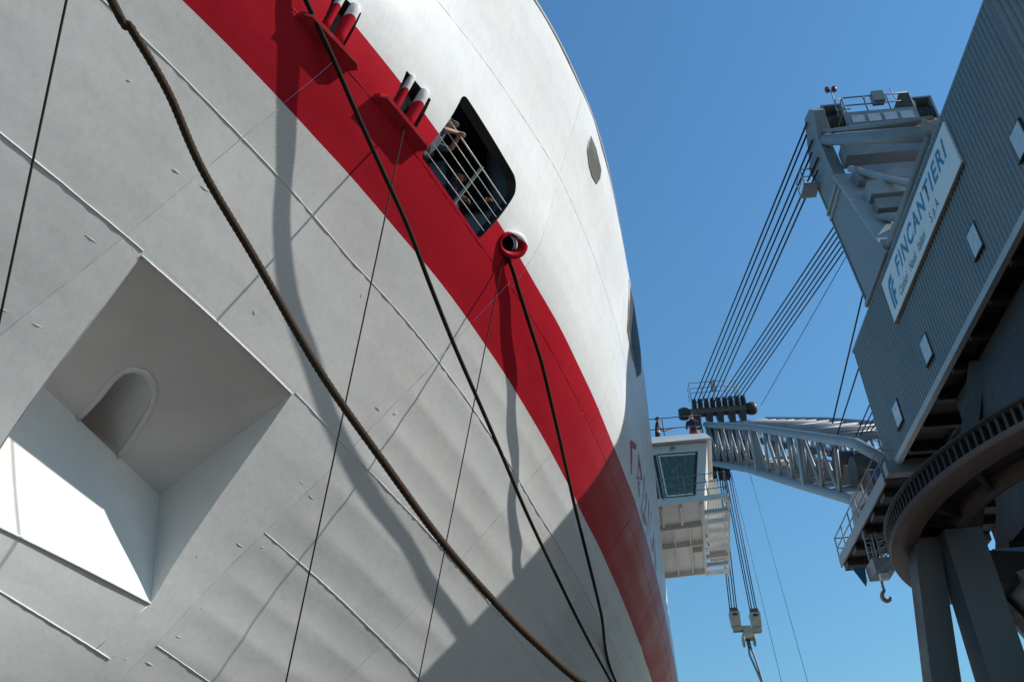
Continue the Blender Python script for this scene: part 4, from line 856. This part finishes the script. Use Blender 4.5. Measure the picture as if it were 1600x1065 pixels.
for i in range(len(us)):
    p = (us[i], VA, on_ch(up_ch, us[i])); q = (us[i], VB, on_ch(up_ch, us[i])); ctube('jib_cross_tube', p, q, .14, 'boom', 8)
    ll = min(us[i] + 1.45, 80.8); p2 = (ll, VA, on_ch(lo_ch, ll)); q2 = (ll, VB, on_ch(lo_ch, ll)); ctube('jib_cross_tube', p2, q2, .14, 'boom', 8)
    if i < len(us) - 1:
        ctube('jib_lacing', p if i % 2 else q, (us[i + 1], VB if i % 2 else VA, on_ch(up_ch, us[i + 1])), .10, 'boom', 8)
        l2 = min(us[i + 1] + 1.45, 80.8); ctube('jib_lacing', p2 if i % 2 else q2, (l2, VB if i % 2 else VA, on_ch(lo_ch, l2)), .10, 'boom', 8)
for u_ in (51.6, 62.6, 79.6):
    for v_ in (VA + .02, VB - .02): cbeam('jib_frame', (u_ + .9, v_, on_ch(up_ch, u_ + .9)), (u_ + 2.0 if u_ < 79 else 81, v_, on_ch(lo_ch, min(81, u_ + 2.0))), .55, .55, 'boom', (1, 0, 0))
# walkway and machinery inside the jib
b = CM(); b.beam((47, 17.9, 23.2), (79, 17.9, 42.6), 1.5, .12); b.build('jib_walkway', 'crane_dark', crane)
for dv in (-.75, .75):
    for dz in (.55, 1.1): ctube('walkway_rail', (48, 17.9 + dv, 23.8 + dz), (79, 17.9 + dv, 42.6 + dz), .03, 'crane', 5)
    for u_ in np.arange(48.5, 79, 2.2): ctube('rail_post', (u_, 17.9 + dv, 23.2 + (u_ - 47) * .606), (u_, 17.9 + dv, 24.95 + (u_ - 48) * .606), .03, 'crane', 5)
b = CM(); b.tube((48.3, 16.0, 23.6), (48.3, 19.6, 23.6), .8, n=18); b.build('hoist_drum', 'grease', crane); b = CM(); b.tube((51.4, 16.2, 25.6), (51.4, 19.4, 25.6), .75, n=18); b.build('hoist_drum', 'grease', crane)
b = CM(); b.beam((47.0, 16.6, 22.4), (61, 16.6, 30.9), .5, 1.0); b.build('drum_girder', 'rusty', crane)
# jib head
b = CM(); b.hexa([(79.2, 15.2, 41.0), (82.4, 15.2, 41.4), (82.4, 18.6, 41.4), (79.2, 18.6, 41.0)], [(79.2, 15.2, 44.6), (82.2, 15.2, 46.2), (82.2, 18.6, 46.2), (79.2, 18.6, 44.6)]); b.build('jib_head', 'grease', crane)
for v_ in (14.9, 15.5, 16.1):
    b = CM(); b.revolve([(.15, -.12), (.85, -.12), (.75, 0), (.85, .12), (.15, .12)], (81.8, v_, 41.0), (0, 1, 0), 20); b.build('head_sheave', 'grease', crane)
# bridle beam with sheaves and its little railing
b = CM(); b.beam((82, 13.3, 47.4), (82, 19.4, 47.4), .75, .55); br = b.build('bridle_beam', 'rusty', crane)
for v_ in np.linspace(14.3, 18.9, 9):
    b = CM(); b.revolve([(.15, -.14), (.72, -.14), (.62, 0), (.72, .14), (.15, .14)], (82.0, v_, 48.15), (0, 1, 0), 16); b.build('bridle_sheave', 'grease', br)
for v_ in (14.4, 15.5, 16.5, 17.6, 18.6):
    b = CM(); b.hexa([(81.6, v_ - .34, 47.1), (82.4, v_ - .34, 47.1), (82.4, v_ + .34, 47.1), (81.6, v_ + .34, 47.1)], [(81.8, v_ - .2, 45.7), (82.2, v_ - .2, 45.7), (82.2, v_ + .2, 45.7), (81.8, v_ + .2, 45.7)]); b.build('bridle_lug', 'grease', br)
for v_ in (13.2, 19.5):
    b = CM(); b.revolve([(0, -.45), (.5, -.45), (.62, -.1), (.62, .25), (.45, .5), (0, .5)], (82, v_, 47.4), (0, 1, 0), 12); b.build('end_cap', 'grease', br)
for z_ in (49.0, 49.5, 50.1):
    b = CM(); b.path([(82.6, 14.0, z_), (81.0, 14.0, z_), (81.0, 18.4, z_), (82.6, 18.4, z_)], .035, 5); b.build('handrail', 'crane', br)
for v_ in (14.0, 15.1, 16.2, 17.3, 18.4):
    b = CM(); b.tube((81.0, v_, 47.9), (81.0, v_, 50.1), .04, n=5); b.build('rail_post', 'crane', br)
b = CM(); b.box((81.2, 16.1, 49.3), (81.6, 16.5, 50.4)); b.build('rope_clamp', 'crane_light', br)
# pendant falls from the mast head to the bridle
def wire(p, q, r=.05, m_='wire', name='wire_rope'):
    b = CM(); b.tube(p, q, r, n=5); return b.build(name, m_, crane)
for i in range(6): wire((36.6 + .25 * (i % 2), 14.7 - .12 * (i % 2), 37.6 - i * .62), (82, 14.2 + i * .42, 48.5), .052)
for i in range(6): wire((36.4, 19.7 + .12 * i, 37.3 - i * .25), (82, 16.6 + i * .42, 48.5), .052)
wire((38, 19.5, 36.0), (80, 20.0, 46.5), .03, 'bluewire'); wire((36.5, 16.5, 30.5), (49.4, 16, 27.2), .045); wire((36.2, 15.6, 26.5), (50, 15.6, 25.5), .04)
for i in range(5): wire((38.2, 16 + i * .5, 24.6), (49 + i, 16.5 + i * .5, 25.4 + .5 * i), .035)
# hoisting falls and the hook block
block = thing('hook_block', CW(82, 15.1, 24.9), 'cream twin-sheave hook block hanging from the jib tip', 'hook block')
for v_, top, bot in ((14.4, 15.3, 28.2), (16.05, 16.1, 28.0)):
    for i in range(4):
        dv = (i - 1.5) * .2; wire((82 + .2 * (i % 2), top + dv * 1.1, 41.0), (82 + .2 * (i % 2), v_ + dv, bot), .045, name='hoist_rope')
    b = CM(); b.hexa([(81.6, v_ - .34, bot - 1.25), (82.4, v_ - .34, bot - 1.25), (82.4, v_ + .34, bot - 1.25), (81.6, v_ + .34, bot - 1.25)], [(81.6, v_ - .42, bot - .05), (82.4, v_ - .42, bot - .05), (82.4, v_ + .42, bot - .05), (81.6, v_ + .42, bot - .05)]); bl = b.build('sheave_box', 'block', block)
    b = CM(); b.hexa([(81.65, v_ - .36, bot - .05), (82.35, v_ - .36, bot - .05), (82.35, v_ + .36, bot - .05), (81.65, v_ + .36, bot - .05)], [(81.7, v_ - .28, bot + .3), (82.3, v_ - .28, bot + .3), (82.3, v_ + .28, bot + .3), (81.7, v_ + .28, bot + .3)]); b.build('rope_guard', 'grease', bl)
    b = CM(); b.box((81.55, v_ - .2, bot - .4), (81.595, v_ + .2, bot - .2)); b.build('nameplate', 'grease', bl)
    b = CM(); b.box((81.7, v_ - .3 if v_ < 15 else v_ - .52, bot - 1.62), (82.3, v_ + .52 if v_ < 15 else v_ + .3, bot - 1.27)); b.build('link_arm', 'block', block)
b = CM(); b.hexa([(81.6, 14.75, 25.85), (82.4, 14.75, 25.85), (82.4, 15.65, 25.85), (81.6, 15.65, 25.85)], [(81.65, 14.9, 26.9), (82.35, 14.9, 26.9), (82.35, 15.5, 26.9), (81.65, 15.5, 26.9)]); b.build('crosshead', 'block', block)
for v_ in (14.68, 15.56):
    b = CM(); b.revolve([(0, 0), (.45, 0), (.5, .06), (.5, .12), (0, .16)], (82, v_, 25.75), (0, 1, 0), 18); b.build('crosshead_disc', 'block', block)
b = CM(); b.tube((82, 15.12, 25.9), (82, 15.15, 25.2), .16, n=10); b.build('shank', 'bluepanel', block)
for q in (-1, 1):
    b = CM(); b.path([(82, 15.15 + q * .08, 25.2), (82, 15.2 + q * .17, 24.6), (82, 15.4 + q * .12, 23.6), (82, 15.6 + q * .04, 22.4), (82, 15.9, 21.0), (82, 16.0, 18.0)], .09, 8); b.build('sling', 'crane', block)
wire((82, 16.5, 41), (82, 17.2, 20), .022, 'bluewire'); wire((80, 17.6, 41), (80.5, 18.9, 20), .022, 'bluewire')

# forward platform, jib foot brackets
b = CM(); b.box((38.8, 14.3, 18.75), (39.3, 20.8, 19.36)); b.build('front_girder', 'crane', crane)
for va, vb_ in ((14.3, 16.0), (19.0, 20.8)):
    b = CM(); b.hexa([(39.31, va, 18.7), (48.6, va, 18.7), (48.6, vb_, 18.7), (39.31, vb_, 18.7)], [(39.31, va, 19.0), (48.6, va, 19.0), (48.6, vb_, 19.0), (39.31, vb_, 19.0)]); pf = b.build('jib_foot_platform', 'crane_dark', crane)
    for u_ in np.arange(40.5, 48.5, 1.9):
        b = CM(); b.box((u_ - .35, va + .05, 18.3), (u_ + .35, vb_ - .05, 18.698)); b.build('platform_rib', 'grease', pf)
    b = CM(); b.box((39.35, va - .08, 18.55), (48.6, va - .003, 19.1)); b.build('edge_beam', 'crane', pf)
    b = CM(); b.box((39.35, vb_ - .1, 17.6), (45.5, vb_ + .25, 18.69)); b.build('box_girder', 'rusty', pf)
    b = CM(); b.hexa([(44.2, va + .3, 19.01), (46.4, va + .3, 19.01), (46.4, va + .9, 19.01), (44.2, va + .9, 19.01)], [(44.8, va + .3, 20.8), (45.6, va + .3, 20.8), (45.6, va + .9, 20.8), (44.8, va + .9, 20.8)]); b.build('foot_bracket', 'crane', pf)
for z_ in (19.55, 20.1):
    b = CM(); b.path([(39.4, 14.26, z_), (48.55, 14.26, z_), (48.55, 15.9, z_)], .035, 6); b.build('handrail', 'crane', crane)
for u_ in np.linspace(39.4, 48.55, 7): ctube('rail_post', (u_, 14.26, 19.0), (u_, 14.26, 20.1), .035, 'crane', 6)
for z_ in (19.9, 20.45):
    b = CM(); b.path([(38.9, 14.35, z_), (38.9, 17.8, z_)], .035, 6); b.build('handrail', 'crane', crane)
for v_ in (14.35, 15.5, 16.7, 17.8): ctube('rail_post', (38.9, v_, 19.37), (38.9, v_, 20.46), .035, 'crane', 6)
b = CM()
for q in range(3): b.revolve([(0, -.5), (.45, -.4), (.55, 0), (.4, .45), (0, .5)], (41.3 + q * .45, 15.5 + .2 * (q % 2), 19.75 + .1 * q), (0.2, 1, .3 * q), 10)
for bb in [b]: pass
b = CM(); b.revolve([(0, -.75), (.4, -.65), (.55, -.2), (.5, .3), (.35, .7), (0, .8)], (41.2, 15.3, 19.85), (.3, 1, 0.2), 12); b.build('tarpaulin', 'tarp', crane)
# service ladder cage and auxiliary hook below the platform
for v_ in (14.30, 14.66):
    ctube('ladder_stile', (44.1, v_, 18.69), (44.0, v_ - .08, 16.85), .035, 'crane_light', 6)
for t in np.linspace(.06, .94, 8): ctube('ladder_rung', (44.1 - .1 * t, 14.30 - .08 * t, 18.69 - 1.84 * t), (44.1 - .1 * t, 14.66 - .08 * t, 18.69 - 1.84 * t), .022, 'crane_light', 6)
for v_ in (14.75, 15.15):
    for u_ in (43.8, 44.8): ctube('cage_post', (u_, v_, 18.28), (u_, v_ - .05, 17.0), .035, 'crane', 6)
for t in range(4):
    z_ = 18.2 - .32 * t; ctube('cage_lacing', (43.8, 14.72, z_), (43.8, 15.12, z_ - .3), .025, 'crane', 6); ctube('cage_lacing', (43.8, 15.12, z_), (43.8, 14.72, z_ - .3), .025, 'crane', 6); ctube('cage_lacing', (44.8, 15.12, z_), (43.8, 15.12, z_ - .3), .025, 'crane', 6)
b = CM(); b.hexa([(43.6, 14.26, 16.36), (44.9, 14.26, 16.36), (44.9, 15.14, 16.36), (43.6, 15.14, 16.36)], [(43.6, 14.22, 16.98), (44.9, 14.22, 16.98), (44.9, 15.18, 16.98), (43.6, 15.18, 16.98)]); b.build('cage_floor', 'crane', crane)
b = CM(); b.prism([(44.6, 13.52, 17.0), (44.8, 14.18, 17.0), (45.0, 14.20, 16.45), (44.9, 14.05, 16.15)], (.04, 0, 0)); b.build('blue_guard', 'bluepanel', crane)
b = CM(); b.box((43.7, 14.42, 16.02), (43.95, 14.80, 16.3)); b.build('floodlight', 'lamp', crane)
auxh = thing('auxiliary_hook', CW(44.1, 14.5, 15.0), 'small rusty hook hanging under the crane front platform beside the slewing ring', 'hook')
b = CM(); b.tube((44.1, 14.55, 16.36), (44.1, 14.52, 15.75), .06, n=8); b.build('shank', 'crane', auxh)
hk = catmull([(44.1, 14.52, 15.76), (44.1, 14.53, 15.62), (44.1, 14.41, 15.48), (44.1, 14.38, 15.28), (44.1, 14.50, 15.14), (44.1, 14.66, 15.17), (44.1, 14.72, 15.30)], .04)
b = CM(); b.path(hk, [.05 + .05 * math.sin(math.pi * i / len(hk)) for i in range(len(hk))], 10); b.build('hook', 'hook', auxh)

# slewing ring and tower
RC = (27.1, 18.9); RR = 9.03; RZ = 11.5
b = CM(); b.revolve([(RR - .75, RZ + .02), (RR - .75, RZ - .05), (RR - .02, RZ - .05), (RR, RZ), (RR, RZ + .16)], (RC[0], RC[1], 0), (0, 0, 1), 128); ring = b.build('slewing_ring', 'rusty', crane)
b = CM(); b.revolve([(RR - .28, RZ + .17), (RR - .28, RZ + .62), (RR + .02, RZ + .66), (RR + .02, RZ + .72), (RR - .4, RZ + .72)], (RC[0], RC[1], 0), (0, 0, 1), 128); b.build('ring_rail', 'grease', ring)
tm = None
NT = 230
for i in range(NT):
    a = 2 * math.pi * i / NT; c_, s_ = math.cos(a), math.sin(a)
    if tm is None:
        tb = MB(); d = Vector((1, 0, 0)); tb.box((RR - .29, -.04, -.24), (RR - .06, .04, .24)); me = bpy.data.meshes.new('ring_tooth'); me.from_pydata(tb.v, [], tb.f); me.materials.append(M['grease']); tm = me
    o = bpy.data.objects.new('ring_tooth', tm); COL.objects.link(o); o.parent = ring; ORG[o.name] = ORG[crane.name]
    o.location = CW(RC[0], RC[1], RZ + .40) - ORG[crane.name]; o.rotation_euler = (0, 0, a)
IC = (27.76, 17.7); IR = 5.65
b = CM(); b.revolve([(IR, RZ + .75), (IR, RZ + .12), (IR + .28, RZ + .12), (IR + .32, RZ + .55)], (IC[0], IC[1], 0), (0, 0, 1), 96); b.build('inner_ring', 'rusty', ring)
b = CM(); n_ = 96; o1 = []; o2 = []
for i in range(n_):
    a = 2 * math.pi * i / n_; o1.append(b.pt((IC[0] + (IR + .25) * math.cos(a), IC[1] + (IR + .25) * math.sin(a), RZ + .5))); o2.append(b.pt((RC[0] + (RR - .5) * math.cos(a), RC[1] + (RR - .5) * math.sin(a), RZ + .5)))
for i in range(n_): b.face([o1[i], o1[(i + 1) % n_], o2[(i + 1) % n_], o2[i]])
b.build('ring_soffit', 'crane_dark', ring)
for i in range(22):
    a = 2 * math.pi * (i + .3) / 22; p = (IC[0] + (IR + .33) * math.cos(a), IC[1] + (IR + .33) * math.sin(a), RZ + .33); q = (RC[0] + (RR - .78) * math.cos(a), RC[1] + (RR - .78) * math.sin(a), RZ + .33)
    b = CM(); b.beam(p, q, .16, .33); b.build('ring_rib', 'crane_dark', ring)
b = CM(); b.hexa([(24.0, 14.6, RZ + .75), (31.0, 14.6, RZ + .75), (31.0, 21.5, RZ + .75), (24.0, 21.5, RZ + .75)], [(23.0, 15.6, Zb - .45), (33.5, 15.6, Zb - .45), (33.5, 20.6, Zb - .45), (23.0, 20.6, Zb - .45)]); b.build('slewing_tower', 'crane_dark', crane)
for u_, v_ in ((36.8, 15.4), (35.2, 13.0), (21.0, 13.2), (38.2, 18.0)):
    d = Vector((u_ - RC[0], v_ - RC[1], 0)).normalized() * (RR - .5); b = CM(); b.beam((RC[0] + d.x, RC[1] + d.y, RZ + .8), (RC[0] + d.x * .55, max(15.8, RC[1] + d.y * .6), Zb - .5), .8, .7, (0, 0, 1)); b.build('ring_bracket', 'crane_dark', crane)
b = CM(); b.tube((IC[0], IC[1], RZ - 2.0), (IC[0], IC[1], RZ + .8), 1.6, n=32); b.build('king_pin', 'grease', crane)
b = CM(); b.box((31.6, 14.2, RZ - .6), (32.6, 15.4, RZ + .6)); b.build('slewing_drive', 'grease', crane)
# portal legs
def leg(top, bot, wt, wb, dt, db, m_, name='portal_leg'):
    b = CM(); (ut, vt, zt), (ub, vb_, zb) = top, bot
    b.hexa([(ub - db, vb_ - wb, zb), (ub + db, vb_ - wb, zb), (ub + db, vb_ + wb, zb), (ub - db, vb_ + wb, zb)], [(ut - dt, vt - wt, zt), (ut + dt, vt - wt, zt), (ut + dt, vt + wt, zt), (ut - dt, vt + wt, zt)]); return b.build(name, m_, crane)
leg((28.5, 11.95, RZ + .1), (29.6, 12.25, GZ), .55, .62, .5, .6, 'legblue'); leg((28.9, 11.05, RZ + .1), (32.0, 9.9, GZ), .38, .48, .4, .5, 'legblue')
leg((30.8, 14.7, RZ + .05), (20.5, 15.4, GZ), 1.35, 1.7, 1.1, 1.6, 'crane'); leg((22.5, 26.2, RZ + .1), (20.5, 27.5, GZ), .8, .9, .7, .8, 'legblue'); leg((33.5, 26.0, RZ + .1), (36, 27.5, GZ), .8, .9, .7, .8, 'legblue')
cbeam('leg_rib', (30.2, 13.28, 10.2), (24.2, 13.55, 2.8), .12, .5, 'crane_dark', (1, 0, 0)); cbeam('leg_rib', (27.4, 13.34, 8.0), (27.2, 16.3, 8.0), .14, .5, 'crane_dark')
cbeam('portal_beam', (29.0, 12.5, 10.6), (33, 26, 10.6), .9, 1.0, 'crane_dark'); cbeam('portal_beam', (30.0, 15.0, 10.3), (24, 26, 10.3), .9, 1.0, 'crane_dark')
for u_, v_ in ((29.6, 12.25), (32, 9.9), (20.5, 15.4), (20.5, 27.5), (36, 27.5)):
    b = CM(); b.box((u_ - 1.2, v_ - .9, GZ), (u_ + 1.2, v_ + .9, GZ + 1.1)); b.build('bogie', 'crane_dark', crane)

# ------------------------------------------------------------------ hall added out of view so that its shade falls on the ship's side
hall = thing('shade_hall', SW(30, 30, GZ), 'tall pale hall added out of view to shade the ship side', 'building')
b = SM(); b.hexa([(25.0, 25, GZ), (37, 25, GZ), (37, 60, GZ), (25.0, 60, GZ)], [(25.0, 25, 34), (37, 25, 34), (37, 60, 34), (25.0, 60, 34)]); b.build('wall', 'hall', hall)
b = SM(); b.hexa([(24.8, 24.7, 34.02), (37.3, 24.7, 34.02), (37.3, 60.3, 34.02), (24.8, 60.3, 34.02)], [(24.8, 24.7, 34.5), (37.3, 24.7, 34.5), (37.3, 60.3, 34.5), (24.8, 60.3, 34.5)]); b.build('roof', 'crane', hall)
b = SM(); b.box((27, 24.9, GZ), (35, 24.995, 12)); b.build('door', 'crane', hall)
# low workshops added below the view, so the ship's glossy side mirrors dark walls
for (s0_, s1_, n0_, hgt, lab) in ((52, 96, 22, 9.5, 'long low grey shed added below the view to darken reflections in the hull'), (104, 190, 26, 13, 'larger grey shed added below the view, farthest along the quay, to darken reflections')):
    ws = thing('added_workshop', SW(s0_, n0_, GZ), lab, 'building', 'added workshops out of view')
    b = SM(); b.box((s0_, n0_, GZ), (s1_, n0_ + 40, GZ + hgt)); b.build('wall', 'hall', ws)
    b = SM(); b.prism([(s0_ - .5, n0_ - .5, GZ + hgt + .01), (s0_ - .5, n0_ + 40.5, GZ + hgt + .01), (s0_ - .5, n0_ + 20, GZ + hgt + 3)], (s1_ - s0_ + 1, 0, 0)); b.build('roof', 'crane', ws)
    for q in range(4):
        a = s0_ + (q + .5) * (s1_ - s0_) / 4; b = SM(); b.box((a - 3, n0_ - .06, GZ), (a + 3, n0_ - .005, GZ + 6)); b.build('door', 'crane_dark', ws)
